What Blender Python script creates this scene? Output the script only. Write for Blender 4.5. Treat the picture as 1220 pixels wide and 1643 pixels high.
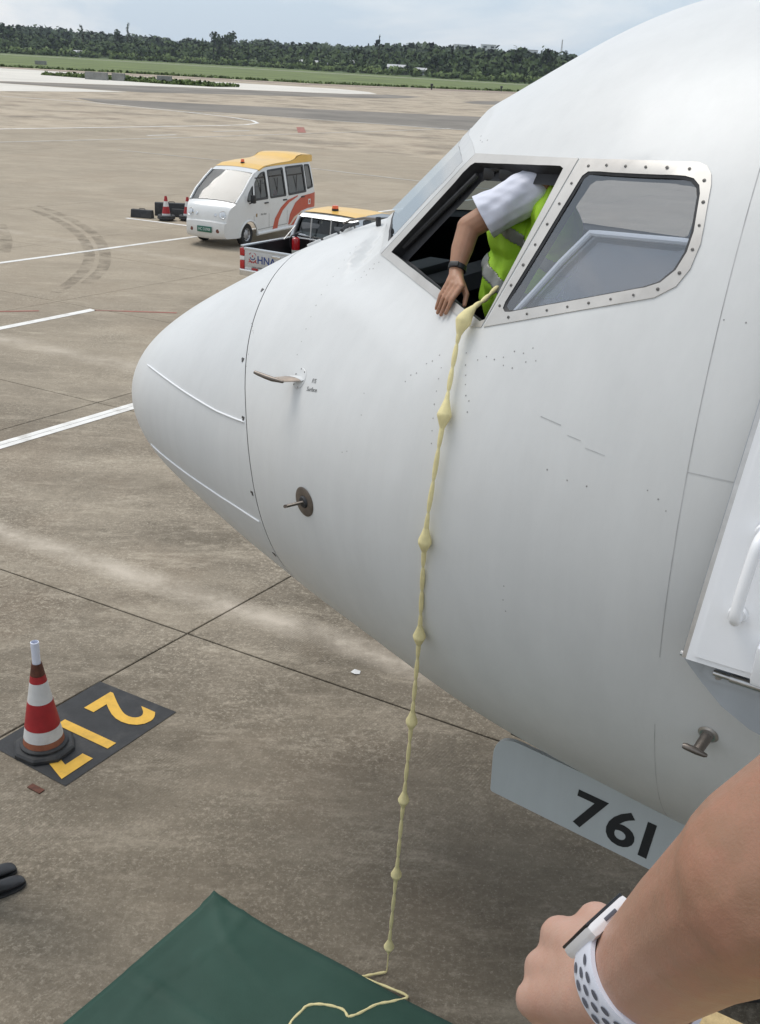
import bpy, bmesh, math, random
import numpy as np
from mathutils import Vector, Matrix
from mathutils.geometry import delaunay_2d_cdt

random.seed(7)
for _o in list(bpy.data.objects):
    bpy.data.objects.remove(_o, do_unlink=True)
SC = bpy.context.scene
COL = SC.collection
R = math.radians

# ------------------------------------------------------------------ camera
cam_data = bpy.data.cameras.new('camera')
cam = bpy.data.objects.new('camera', cam_data)
COL.objects.link(cam)
SC.camera = cam
CAM_H, CAM_PITCH, CAM_ROLL, CAM_F = 4.3177, R(23.2743), R(3.1499), 1641.53
cam_data.sensor_fit = 'VERTICAL'
cam_data.sensor_height = 24.0
cam_data.sensor_width = 24.0 * 1220 / 1643
cam_data.lens = CAM_F / 1643 * 24.0
cam_data.shift_y = -(821.5 - 813.5) / 1643
cam_data.clip_start = 0.02
cam_data.clip_end = 9000
_fw = Vector((0, math.cos(CAM_PITCH), -math.sin(CAM_PITCH)))
_r0 = Vector((1, 0, 0)); _d0 = Vector((0, -math.sin(CAM_PITCH), -math.cos(CAM_PITCH)))
_ri = _r0 * math.cos(CAM_ROLL) - _d0 * math.sin(CAM_ROLL)
_dn = _r0 * math.sin(CAM_ROLL) + _d0 * math.cos(CAM_ROLL)
_m = Matrix((_ri, -_dn, -_fw)).transposed().to_4x4()
_m.translation = Vector((0, 0, CAM_H))
cam.matrix_world = _m

# ------------------------------------------------------------------ light
SUN_DIR = Vector((-0.42, 0.30, 0.92)).normalized()      # towards the sun
sun_el = math.asin(SUN_DIR.z)
sun_az = math.atan2(SUN_DIR.x, SUN_DIR.y)
ld = bpy.data.lights.new('sun', 'SUN'); ld.energy = 1.5; ld.angle = R(30); ld.color = (1.0, 0.96, 0.90)
sun = bpy.data.objects.new('sun', ld); COL.objects.link(sun)
sun.rotation_euler = (-SUN_DIR).to_track_quat('-Z', 'Y').to_euler()

world = bpy.data.worlds.new('World'); SC.world = world; world.use_nodes = True
nt = world.node_tree; nt.nodes.clear()
def wn(t, **k):
    n = nt.nodes.new(t)
    for a, b in k.items(): setattr(n, a, b)
    return n
sky = wn('ShaderNodeTexSky', sky_type='NISHITA', sun_disc=False)
sky.sun_elevation = sun_el; sky.sun_rotation = sun_az; sky.air_density = 1.0; sky.dust_density = 2.0; sky.ozone_density = 1.0
tc = wn('ShaderNodeTexCoord')
mp = wn('ShaderNodeMapping'); mp.inputs['Scale'].default_value = (1.0, 1.0, 3.2)
cn = wn('ShaderNodeTexNoise'); cn.inputs['Scale'].default_value = 2.4; cn.inputs['Detail'].default_value = 6; cn.inputs['Roughness'].default_value = 0.56
cn.inputs['Distortion'].default_value = 0.4
ramp = wn('ShaderNodeValToRGB')
ramp.color_ramp.elements[0].position = 0.42; ramp.color_ramp.elements[0].color = (7.2, 8.6, 10.1, 1)
ramp.color_ramp.elements[1].position = 0.58; ramp.color_ramp.elements[1].color = (11.6, 11.8, 12.0, 1)
mix = wn('ShaderNodeMix', data_type='RGBA'); mix.inputs[0].default_value = 0.78
bg = wn('ShaderNodeBackground'); bg.inputs['Strength'].default_value = 0.082
wo = wn('ShaderNodeOutputWorld')
nt.links.new(tc.outputs['Generated'], mp.inputs['Vector']); nt.links.new(mp.outputs[0], cn.inputs['Vector'])
nt.links.new(cn.outputs['Fac'], ramp.inputs[0])
nt.links.new(sky.outputs[0], mix.inputs[6]); nt.links.new(ramp.outputs[0], mix.inputs[7])
nt.links.new(mix.outputs[2], bg.inputs['Color']); nt.links.new(bg.outputs[0], wo.inputs['Surface'])

SC.view_settings.view_transform = 'Standard'
SC.view_settings.look = 'None'
SC.view_settings.gamma = 1.0
SC.view_settings.use_curve_mapping = False
SC.view_settings.exposure = 0.2
SC.render.engine = 'CYCLES'
SC.cycles.max_bounces = 8
SC.cycles.transparent_max_bounces = 16
SC.cycles.caustics_reflective = False; SC.cycles.caustics_refractive = False

# ------------------------------------------------------------------ materials
class NT:
    def __init__(s, name):
        s.m = bpy.data.materials.new(name); s.m.use_nodes = True
        s.t = s.m.node_tree; s.t.nodes.clear()
        s.out = s.n('ShaderNodeOutputMaterial')
    def n(s, t, **k):
        x = s.t.nodes.new(t)
        for a, b in k.items(): setattr(x, a, b)
        return x
    def l(s, a, b): s.t.links.new(a, b)
    def val(s, x, inp):
        if hasattr(x, 'is_linked') or hasattr(x, 'links'): s.l(x, inp)
        else: inp.default_value = x
    def math(s, op, a, b=0.0, c=0.0, clamp=False):
        x = s.n('ShaderNodeMath', operation=op, use_clamp=clamp)
        for i, v in enumerate((a, b, c)): s.val(v, x.inputs[i])
        return x.outputs[0]
    def mixc(s, f, a, b, mode='MIX'):
        x = s.n('ShaderNodeMix', data_type='RGBA', blend_type=mode)
        s.val(f, x.inputs[0]); s.val(a if not isinstance(a, tuple) else (*a[:3], 1), x.inputs[6]); s.val(b if not isinstance(b, tuple) else (*b[:3], 1), x.inputs[7])
        return x.outputs[2]
    def noise(s, vec, scale, detail=4, rough=.55, dist=0.0):
        x = s.n('ShaderNodeTexNoise'); s.l(vec, x.inputs['Vector'])
        x.inputs['Scale'].default_value = scale; x.inputs['Detail'].default_value = detail
        x.inputs['Roughness'].default_value = rough; x.inputs['Distortion'].default_value = dist
        return x.outputs['Fac']
    def ramp(s, f, stops):
        x = s.n('ShaderNodeValToRGB'); s.l(f, x.inputs[0]); e = x.color_ramp.elements
        while len(e) < len(stops): e.new(0.5)
        for i, (p, c) in enumerate(stops):
            e[i].position = p; e[i].color = (*c, 1) if isinstance(c, tuple) else (c, c, c, 1)
        return x.outputs[0]
    def pr(s, col, rough=.5, metal=0.0, bump=None, bstr=.2, bdist=.01, coat=0.0, spec=.5, sss=0.0, trans=0.0, ior=1.5):
        p = s.n('ShaderNodeBsdfPrincipled')
        s.val(col if not isinstance(col, tuple) else (*col[:3], 1), p.inputs['Base Color'])
        s.val(rough, p.inputs['Roughness']); p.inputs['Metallic'].default_value = metal
        p.inputs['Coat Weight'].default_value = coat; p.inputs['Coat Roughness'].default_value = .08
        p.inputs['Specular IOR Level'].default_value = spec; p.inputs['IOR'].default_value = ior
        if sss:
            p.inputs['Subsurface Weight'].default_value = sss; p.inputs['Subsurface Radius'].default_value = (.012, .004, .002); p.inputs['Subsurface Scale'].default_value = 1.0
        if trans: p.inputs['Transmission Weight'].default_value = trans
        if bump is not None:
            b = s.n('ShaderNodeBump'); s.l(bump, b.inputs['Height']); b.inputs['Strength'].default_value = bstr; b.inputs['Distance'].default_value = bdist
            s.l(b.outputs[0], p.inputs['Normal'])
        s.l(p.outputs[0], s.out.inputs['Surface'])
        return p
def coords(s, kind='Object'):
    return s.n('ShaderNodeTexCoord').outputs[kind]
def position(s):
    return s.n('ShaderNodeNewGeometry').outputs['Position']
def simple(name, col, rough=.5, metal=0.0, var=.12, scale=6.0, bump=.0, bscale=60.0, coat=0.0, spec=.5, dirt=None, sss=0.0):
    s = NT(name); v = coords(s)
    n = s.noise(v, scale, 5, .6)
    c = s.mixc(s.math('MULTIPLY', s.math('SUBTRACT', n, .5), 1.0), (0, 0, 0), (0, 0, 0))
    dark = tuple(x * (1 - var) for x in col); lite = tuple(min(1, x * (1 + var)) for x in col)
    c = s.ramp(n, [(.3, dark), (.7, lite)])
    if dirt:
        d = s.ramp(s.noise(v, scale * .35, 6, .7), [(.5, 0.0), (.72, 1.0)])
        c = s.mixc(s.math('MULTIPLY', d, dirt[1]), c, dirt[0])
    rr = s.math('ADD', rough - .05, s.math('MULTIPLY', s.noise(v, scale * 2.3, 3), .1))
    s.pr(c, rr, metal, s.noise(v, bscale, 3) if bump else None, bump, .004, coat, spec, sss)
    return s.m
def glass(name, tint=(.8, .85, .85), refl=1.0, rough=.02, ior=1.5, dust=0.0):
    s = NT(name)
    tr = s.n('ShaderNodeBsdfTransparent'); tr.inputs[0].default_value = (*tint, 1)
    gl = s.n('ShaderNodeBsdfGlossy'); gl.inputs['Roughness'].default_value = rough; gl.inputs[0].default_value = (refl, refl, refl, 1)
    lw = s.n('ShaderNodeLayerWeight'); lw.inputs[0].default_value = .5; f0 = ((ior - 1) / (ior + 1)) ** 2
    fr = s.math('ADD', f0, s.math('MULTIPLY', s.math('POWER', lw.outputs['Facing'], 4.0), 1 - f0))
    mx = s.n('ShaderNodeMixShader'); s.l(fr, mx.inputs[0]); s.l(tr.outputs[0], mx.inputs[1]); s.l(gl.outputs[0], mx.inputs[2])
    res = mx.outputs[0]
    if dust:
        df = s.n('ShaderNodeBsdfDiffuse'); df.inputs[0].default_value = (.55, .55, .56, 1)
        m2 = s.n('ShaderNodeMixShader'); s.l(s.math('MULTIPLY', s.noise(coords(s), 2.5, 4, .6), 2 * dust), m2.inputs[0]); s.l(res, m2.inputs[1]); s.l(df.outputs[0], m2.inputs[2]); res = m2.outputs[0]
    s.l(res, s.out.inputs[0])
    return s.m

# ------------------------------------------------------------------ mesh helpers
def link(o, parent=None):
    COL.objects.link(o)
    if parent is not None: o.parent = parent
    return o
def finish(me, smooth):
    if smooth is True: me.shade_smooth()
    elif smooth:
        me.shade_smooth(); me.set_sharp_from_angle(angle=R(smooth))
def mesh_obj(name, verts, faces, mat, parent=None, smooth=None, normals=None):
    me = bpy.data.meshes.new(name)
    me.from_pydata([tuple(map(float, v)) for v in verts], [], [tuple(int(i) for i in f) for f in faces]); me.update()
    if mat: me.materials.append(mat)
    finish(me, smooth)
    if normals is not None:
        me.shade_smooth(); me.normals_split_custom_set_from_vertices([tuple(map(float, n)) for n in normals])
    return link(bpy.data.objects.new(name, me), parent)
def empty(name, loc=(0, 0, 0), rz=0.0, label=None, cat=None, group=None):
    o = bpy.data.objects.new(name, None); COL.objects.link(o); o.empty_display_size = .1
    o.location = loc; o.rotation_euler = (0, 0, rz)
    if label: tag(o, label, cat, group)
    return o
def tag(o, label=None, cat=None, group=None, kind=None):
    if label: o['label'] = label
    if cat: o['category'] = cat
    if group: o['group'] = group
    if kind: o['kind'] = kind
    return o
class MB:
    def __init__(s): s.v = []; s.f = []
    def add(s, vs, fs):
        k = len(s.v); s.v += [Vector(v) for v in vs]; s.f += [tuple(i + k for i in f) for f in fs]; return s
    def box(s, c, size, bev=0.0, rot=None):
        b = bmesh.new(); bmesh.ops.create_cube(b, size=1.0)
        bmesh.ops.scale(b, vec=size, verts=b.verts)
        if bev: bmesh.ops.bevel(b, geom=b.edges[:], offset=bev, segments=2, profile=.6, affect='EDGES')
        mt = (rot.to_4x4() if rot else Matrix.Identity(4)); mt = Matrix.Translation(c) @ mt
        b.transform(mt); b.verts.index_update()
        s.add([v.co.copy() for v in b.verts], [[v.index for v in f.verts] for f in b.faces]); b.free(); return s
    def lathe(s, prof, n=24, o=(0, 0, 0), axis='Z', cap=False):
        vs = []; fs = []
        for (r, h) in prof:
            for i in range(n):
                a = 2 * math.pi * i / n; x, y = r * math.cos(a), r * math.sin(a)
                p = (x, y, h) if axis == 'Z' else ((x, h, y) if axis == 'Y' else (h, x, y))
                vs.append(Vector(p) + Vector(o))
        for j in range(len(prof) - 1):
            for i in range(n):
                a, b2 = j * n + i, j * n + (i + 1) % n
                fs.append((a, b2, b2 + n, a + n))
        if cap: fs.append(tuple(range(n))[::-1]); fs.append(tuple(range((len(prof) - 1) * n, len(prof) * n)))
        return s.add(vs, fs)
    def tube(s, pts, rad, n=10, cap=True):
        pts = [Vector(p) for p in pts]; rs = rad if isinstance(rad, (list, tuple)) else [rad] * len(pts)
        vs = []; fs = []; up = None
        for i, p in enumerate(pts):
            t = (pts[min(i + 1, len(pts) - 1)] - pts[max(i - 1, 0)]).normalized()
            if up is None: up = t.orthogonal().normalized()
            up = (up - t * up.dot(t)).normalized(); sd = t.cross(up)
            for k in range(n):
                a = 2 * math.pi * k / n; vs.append(p + (up * math.cos(a) + sd * math.sin(a)) * rs[i])
        for j in range(len(pts) - 1):
            for i in range(n):
                a, b2 = j * n + i, j * n + (i + 1) % n; fs.append((a, b2, b2 + n, a + n))
        if cap: fs.append(tuple(range(n))[::-1]); fs.append(tuple(range((len(pts) - 1) * n, len(pts) * n)))
        return s.add(vs, fs)
    def prism(s, poly, z0, z1, fn=None):
        n = len(poly); vs = [Vector((x, y, z0)) for x, y in poly] + [Vector((x, y, z1)) for x, y in poly]
        if fn: vs = [Vector(fn(v)) for v in vs]
        fs = [tuple(range(n))[::-1], tuple(range(n, 2 * n))] + [(i, (i + 1) % n, (i + 1) % n + n, i + n) for i in range(n)]
        return s.add(vs, fs)
    def build(s, name, mat, parent=None, smooth=30):
        me = bpy.data.meshes.new(name); me.from_pydata([tuple(v) for v in s.v], [], s.f); me.update()
        b = bmesh.new(); b.from_mesh(me); bmesh.ops.recalc_face_normals(b, faces=b.faces); b.to_mesh(me); b.free()
        if mat: me.materials.append(mat)
        finish(me, smooth)
        return link(bpy.data.objects.new(name, me), parent)
def inside(p, poly):
    x, y = p; c = False; n = len(poly)
    for i in range(n):
        x1, y1 = poly[i]; x2, y2 = poly[(i + 1) % n]
        if (y1 > y) != (y2 > y) and x < (x2 - x1) * (y - y1) / (y2 - y1) + x1: c = not c
    return c
def densify(poly, m, closed=True):
    out = []
    n = len(poly)
    for i in range(n if closed else n - 1):
        a, b = poly[i], poly[(i + 1) % n]
        k = max(1, int(math.ceil(max(abs(a[0] - b[0]) / m[0], abs(a[1] - b[1]) / m[1]))))
        for j in range(k): out.append((a[0] + (b[0] - a[0]) * j / k, a[1] + (b[1] - a[1]) * j / k))
    if not closed: out.append(poly[-1])
    return out
def rounded(poly, r, k=5):
    out = []; n = len(poly)
    for i in range(n):
        p0, p, p1 = Vector(poly[i - 1]), Vector(poly[i]), Vector(poly[(i + 1) % n])
        rr = r[i] if isinstance(r, (list, tuple)) else r
        a, b = (p0 - p), (p1 - p); d = min(rr, a.length * .45, b.length * .45)
        q0, q1 = p + a.normalized() * d, p + b.normalized() * d
        for j in range(k + 1):
            t = j / k; out.append(tuple((q0 * (1 - t) + p * t) * (1 - t) + (p * (1 - t) + q1 * t) * t))
    return out
def cdt(outer, holes, grid):
    """triangulate outer minus holes in 2D with extra grid points; returns verts, tris"""
    vs = []; es = []
    for lp in [outer] + holes:
        k = len(vs); vs += [Vector(p[:2]) for p in lp]; es += [(k + i, k + (i + 1) % len(lp)) for i in range(len(lp))]
    vs += [Vector(p) for p in grid]
    v, e, f, *_ = delaunay_2d_cdt(vs, es, [], 0, 1e-6)
    tri = []
    for t in f:
        c = sum((v[i] for i in t), Vector((0, 0))) / 3
        if inside(c, outer) and not any(inside(c, h) for h in holes): tri.append(tuple(t))
    return v, tri
def text_mesh(body, size, mat, name, parent, matrix, extrude=.0, bold=0.0, sx=1.0):
    cu = bpy.data.curves.new('lettering', 'FONT'); cu.body = body; cu.size = size; cu.extrude = extrude; cu.offset = bold
    cu.align_x = 'CENTER'; cu.align_y = 'CENTER'; cu.resolution_u = 4
    o = bpy.data.objects.new('lettering', cu); COL.objects.link(o)
    dg = bpy.context.evaluated_depsgraph_get(); dg.update()
    me = bpy.data.meshes.new_from_object(o.evaluated_get(dg)); COL.objects.unlink(o); bpy.data.objects.remove(o)
    me.transform(matrix @ Matrix.Diagonal((sx, 1, 1, 1))); me.materials.clear(); me.materials.append(mat)
    return link(bpy.data.objects.new(name, me), parent)
def eval_mesh(o, name, mat):
    dg = bpy.context.evaluated_depsgraph_get(); dg.update()
    me = bpy.data.meshes.new_from_object(o.evaluated_get(dg)); me.name = name
    me.materials.clear(); me.materials.append(mat); me.shade_smooth(); return me
def capsule(mb, p0, r0, p1, r1, n=14):
    p0, p1 = Vector(p0), Vector(p1); ax = (p1 - p0); L = ax.length
    if L < 1e-6: ax = Vector((0, 0, 1)); L = 1e-6
    ax.normalize(); pts = []; rs = []
    for i in range(6):
        a = -math.pi / 2 + (math.pi / 2) * i / 5; pts.append(p0 + ax * (r0 * math.sin(a))); rs.append(max(1e-4, r0 * math.cos(a)))
    for i in range(6):
        a = (math.pi / 2) * i / 5; pts.append(p1 + ax * (r1 * math.sin(a))); rs.append(max(1e-4, r1 * math.cos(a)))
    mb.tube(pts, rs, n)
def ellipsoid(mb, c, r, rot=None, n=16):
    vs = []; fs = []; m = 10
    for j in range(m + 1):
        a = math.pi * j / m
        for i in range(n):
            b = 2 * math.pi * i / n; v = Vector((r[0] * math.sin(a) * math.cos(b) + 1e-5, r[1] * math.sin(a) * math.sin(b), r[2] * math.cos(a)))
            if rot: v = rot @ v
            vs.append(v + Vector(c))
    for j in range(m):
        for i in range(n):
            a, b = j * n + i, j * n + (i + 1) % n; fs.append((a, a + n, b + n, b))
    mb.add(vs, fs)
def blob(name, caps, ells, mat, parent, voxel=.006, smooth=6):
    mb = MB()
    for c in caps: capsule(mb, *c)
    for e in ells: ellipsoid(mb, *e)
    o = mb.build(name + '_raw', mat, None, True)
    md = o.modifiers.new('r', 'REMESH'); md.mode = 'VOXEL'; md.voxel_size = voxel
    sm = o.modifiers.new('s', 'SMOOTH'); sm.factor = .5; sm.iterations = smooth
    me = eval_mesh(o, name, mat); bpy.data.objects.remove(o)
    return link(bpy.data.objects.new(name, me), parent)
def copy_tree(o, parent=None):
    c = o.copy(); COL.objects.link(c); c.parent = parent
    for ch in list(o.children): copy_tree(ch, c)
    return c

M = {}
# ================================================================== ground
def concrete(name, base_d, base_l, grooves=True, dust=True, vary=True):
    s = NT(name); p = position(s)
    big = s.noise(p, .09, 5, .6); mid = s.noise(p, .75, 6, .62, .6); fine = s.noise(p, 9, 5, .65)
    st = s.n('ShaderNodeMapping'); st.inputs['Rotation'].default_value = (0, 0, R(-57)); st.inputs['Scale'].default_value = (.35, 2.2, 1)
    s.l(p, st.inputs['Vector']); streak = s.noise(st.outputs[0], .9, 5, .65, .4)
    st2 = s.n('ShaderNodeMapping'); st2.inputs['Rotation'].default_value = (0, 0, R(27)); st2.inputs['Scale'].default_value = (.25, 2.6, 1)
    s.l(p, st2.inputs['Vector']); streak2 = s.noise(st2.outputs[0], .5, 5, .6, .5)
    f = s.math('ADD', s.math('MULTIPLY', big, .30), s.math('MULTIPLY', mid, .42))
    f = s.math('ADD', f, s.math('MULTIPLY', streak, .32)); f = s.math('ADD', f, s.math('MULTIPLY', streak2, .28)); f = s.math('ADD', f, s.math('MULTIPLY', fine, .26))
    f = s.math('ADD', s.math('MULTIPLY', s.math('SUBTRACT', s.math('MULTIPLY', f, .633), .5), 1.35), .5)
    if vary:
        oi = s.n('ShaderNodeObjectInfo').outputs['Random']; f = s.math('ADD', f, s.math('MULTIPLY', s.math('SUBTRACT', oi, .5), .055))
    c = s.ramp(f, [(.34, base_d), (.50, tuple((a + b) / 2 for a, b in zip(base_d, base_l))), (.66, base_l)])
    # rusty-brown patches, straight pale scuffs along the brushing, fine grit
    br = s.ramp(s.noise(p, .33, 4, .6), [(.50, 0.0), (.72, .60)]); c = s.mixc(br, c, (.215, .155, .105))
    dk = s.ramp(s.noise(p, .21, 5, .62), [(.46, 0.0), (.68, .70)]); c = s.mixc(dk, c, (.115, .097, .074))
    def scuff(rot, sx, sy, scale, lo, hi, amt, col, det=7):
        q = s.n('ShaderNodeMapping'); q.inputs['Rotation'].default_value = (0, 0, R(rot)); q.inputs['Scale'].default_value = (sx, sy, 1); s.l(p, q.inputs['Vector'])
        return s.mixc(s.ramp(s.noise(q.outputs[0], scale, det, .78), [(lo, 0.0), (hi, amt)]), c, col)
    c = scuff(-57, .45, 1.5, 2.4, .53, .68, .60, (.50, .43, .335))
    c = scuff(27, .4, 1.6, 3.0, .55, .70, .45, (.49, .42, .33))
    c = scuff(-40, 1, 1, 7.0, .54, .68, .45, (.47, .41, .325))
    c = scuff(10, 1, 1, 17.0, .55, .70, .45, (.10, .085, .065))
    pm = s.ramp(s.noise(p, .8, 6, .7), [(.42, .15), (.62, 1.0)]); dm = s.ramp(s.noise(p, .55, 5, .65), [(.40, .25), (.64, 1.0)])
    c = s.mixc(s.math('MULTIPLY', s.ramp(s.noise(p, 24, 7, .85), [(.49, 0.0), (.61, .68)]), pm), c, (.56, .49, .385))
    c = s.mixc(s.math('MULTIPLY', s.ramp(s.noise(p, 31, 7, .85), [(.50, 0.0), (.63, .48)]), dm), c, (.088, .073, .052))
    pit = s.ramp(s.noise(p, 70, 4, .7), [(.30, .5), (.42, 0.0)]); c = s.mixc(pit, c, (.085, .072, .056))
    spk = s.ramp(s.noise(p, 48, 3, .7), [(.58, 0.0), (.70, .55)]); c = s.mixc(spk, c, (.47, .41, .33))
    h = s.math('ADD', s.math('MULTIPLY', fine, .5), s.math('MULTIPLY', s.noise(p, 55, 3, .6), .5))
    if grooves:
        gm = s.n('ShaderNodeMapping'); gm.inputs['Rotation'].default_value = (0, 0, R(-57)); s.l(p, gm.inputs['Vector'])
        wv = s.n('ShaderNodeTexWave', wave_type='BANDS', bands_direction='Y'); s.l(gm.outputs[0], wv.inputs['Vector'])
        wv.inputs['Scale'].default_value = 15.0; wv.inputs['Distortion'].default_value = 2.2; wv.inputs['Detail'].default_value = 2; wv.inputs['Detail Scale'].default_value = 3
        gmask = s.ramp(s.noise(p, .5, 3, .6), [(.42, .0), (.66, .85)])
        g = s.math('MULTIPLY', s.math('SUBTRACT', 1.0, wv.outputs['Fac']), gmask)
        c = s.mixc(s.math('MULTIPLY', g, .30), c, (.11, .095, .075))
        h = s.math('ADD', h, s.math('MULTIPLY', s.math('MULTIPLY', wv.outputs['Fac'], gmask), .35))
    if dust:
        # farther out: less traffic grime, paler concrete
        sx0 = s.n('ShaderNodeSeparateXYZ'); s.l(p, sx0.inputs[0])
        away = s.math('ADD', s.math('MULTIPLY', sx0.outputs[0], -.18), sx0.outputs[1])
        k = s.math('MULTIPLY', s.math('DIVIDE', s.math('SUBTRACT', away, 9.0), 16.0, clamp=True), .48)
        c = s.mixc(k, c, (.46, .385, .288))
        k2 = s.math('MULTIPLY', s.math('DIVIDE', s.math('SUBTRACT', 7.4, away), 3.0, clamp=True), .36)  # darker brown towards the near end of the stand
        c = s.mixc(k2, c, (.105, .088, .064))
        # trail of pale dust swept along the joints and bare lanes
        sx = s.n('ShaderNodeSeparateXYZ'); wob = s.n('ShaderNodeTexNoise'); wob.inputs['Scale'].default_value = 1.1; s.l(p, wob.inputs['Vector']); s.l(p, sx.inputs[0])
        dist = s.math('ADD', s.math('MULTIPLY', sx.outputs[0], .449), s.math('MULTIPLY', sx.outputs[1], .8935))
        for off, w, amt in ((6.33, .21, .95), (11.55, .34, .6), (19.2, .35, .35)):
            d = s.math('ABSOLUTE', s.math('SUBTRACT', s.math('ADD', dist, s.math('MULTIPLY', s.math('SUBTRACT', wob.outputs['Fac'], .5), .16)), off))
            k = s.math('SUBTRACT', 1.0, s.math('DIVIDE', d, w), clamp=True)
            k = s.math('MULTIPLY', s.math('MULTIPLY', k, amt), s.ramp(s.noise(p, 1.6, 5, .7), [(.36, .25), (.60, 1.0)]))
            c = s.mixc(k, c, (.54, .47, .385))
    s.pr(c, .9, 0, h, .55, .012, 0, .25)
    return s.m
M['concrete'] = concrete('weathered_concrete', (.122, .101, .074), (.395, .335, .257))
M['concrete_far'] = concrete('far_concrete', (.40, .325, .240), (.53, .445, .338), grooves=False, dust=False, vary=False)
M['pale_concrete'] = simple('pale_concrete', (.66, .62, .55), .9, var=.12, scale=.06)
M['asphalt'] = simple('old_asphalt', (.20, .178, .15), .92, var=.3, scale=.12)
M['shoulder'] = simple('brown_shoulder', (.27, .21, .165), .92, var=.25, scale=.1)
M['joint'] = simple('joint_filler', (.04, .034, .028), .95, bump=.4)
M['white_line'] = simple('road_paint_white', (.78, .76, .72), .8, var=.1, scale=5, dirt=((.35, .31, .26), .7))
M['white_line_old'] = simple('worn_road_paint', (.52, .49, .44), .85, var=.2, scale=1.2, dirt=((.28, .24, .19), .9))
M['red_line'] = simple('worn_red_paint', (.33, .12, .09), .85, var=.25, scale=2, dirt=((.28, .22, .17), .9))
M['grass'] = simple('airfield_grass', (.12, .155, .038), .95, var=.35, scale=.05)
M['grass_far'] = simple('rough_ground', (.075, .11, .032), .95, var=.4, scale=.02)

def sheet(name, poly, z, mat, parent=None, kind='structure'):
    o = mesh_obj(name, [(x, y, z) for x, y in poly], [tuple(range(len(poly)))], mat, parent)
    if o.data.polygons[0].normal.z < 0: o.data.flip_normals()
    if kind and parent is None: o['kind'] = kind
    return o
def strip(name, pts, w, z, mat, parent=None):
    vs = []; fs = []; pts = [Vector((*p, 0)) for p in pts]
    for i, p in enumerate(pts):
        t = (pts[min(i + 1, len(pts) - 1)] - pts[max(i - 1, 0)]).normalized(); n = Vector((-t.y, t.x, 0))
        ww = w[i] if isinstance(w, (list, tuple)) else w
        vs += [(p.x + n.x * ww / 2, p.y + n.y * ww / 2, z), (p.x - n.x * ww / 2, p.y - n.y * ww / 2, z)]
    for i in range(len(pts) - 1): fs.append((2 * i, 2 * i + 1, 2 * i + 3, 2 * i + 2))
    o = mesh_obj(name, vs, fs, mat, parent)
    if parent is None: o['kind'] = 'structure'
    return o
sheet('ground', [(-5000, -600), (5000, -600), (5000, 7000), (-5000, 7000)], -.10, M['grass_far'])
sheet('grass_field', [(-900, 200), (900, 260), (900, 520), (60, 552), (-89, 686), (-250, 680), (-900, 660)], -.08, M['grass'])
apron = sheet('apron', [(-600, -120), (600, -120), (600, 330), (28, 287), (-20.6, 248), (-55.9, 249.5), (-89, 244), (-600, 225)], -.022, M['joint'])
tag(apron, kind='structure')
# concrete slabs, each its own piece, joints left open between them
UD = Vector((math.cos(R(-26.7)), math.sin(R(-26.7)))); VD = Vector((math.cos(R(56.6)), math.sin(R(56.6))))
J0 = Vector((-1.511, 7.22)); SU_, SV_ = 5.2, 4.18
def slab_mesh(gap=.016):
    m = MB(); a, b = SU_ - gap, SV_ - gap; ch = .004
    def q(u, v, z): 
        p = UD * u + VD * v; return (p.x, p.y, z)
    vs = [q(-a/2, -b/2, -.03), q(a/2, -b/2, -.03), q(a/2, b/2, -.03), q(-a/2, b/2, -.03)]
    vs += [q(-a/2, -b/2, -ch), q(a/2, -b/2, -ch), q(a/2, b/2, -ch), q(-a/2, b/2, -ch)]
    a -= 2 * ch; b -= 2 * ch
    vs += [q(-a/2, -b/2, 0), q(a/2, -b/2, 0), q(a/2, b/2, 0), q(-a/2, b/2, 0)]
    fs = [(8, 9, 10, 11)]
    for k in (0, 4):
        for i in range(4): fs.append((k + i, k + (i + 1) % 4, k + 4 + (i + 1) % 4, k + 4 + i))
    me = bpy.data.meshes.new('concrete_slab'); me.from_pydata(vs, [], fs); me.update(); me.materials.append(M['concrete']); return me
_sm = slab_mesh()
U0, U1, V0, V1 = -9, 8, -5, 11
for iu in range(U0, U1):
    for iv in range(V0, V1):
        c = J0 + UD * (SU_ * (iu + .5)) + VD * (SV_ * (iv + .5))
        o = link(bpy.data.objects.new('concrete_slab', _sm), apron); o.location = (c.x, c.y, random.uniform(-.0015, 0))
# beyond the slabs the concrete goes on as one sheet with a hole for them
def qc(u, v):
    p = J0 + UD * (SU_ * u) + VD * (SV_ * v); return (p.x, p.y)
hole = [qc(U0, V0), qc(U1, V0), qc(U1, V1), qc(U0, V1)]
_out = [(-600, -120), (600, -120), (600, 330), (28, 287), (-20.6, 248), (-55.9, 249.5), (-89, 244), (-600, 225)]
v_, t_ = cdt(_out, [hole], [])
o = mesh_obj('taxiway', [(p.x, p.y, -.002) for p in v_], t_, M['concrete_far'])
if o.data.polygons[0].normal.z < 0: o.data.flip_normals()
o['kind'] = 'structure'
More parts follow.
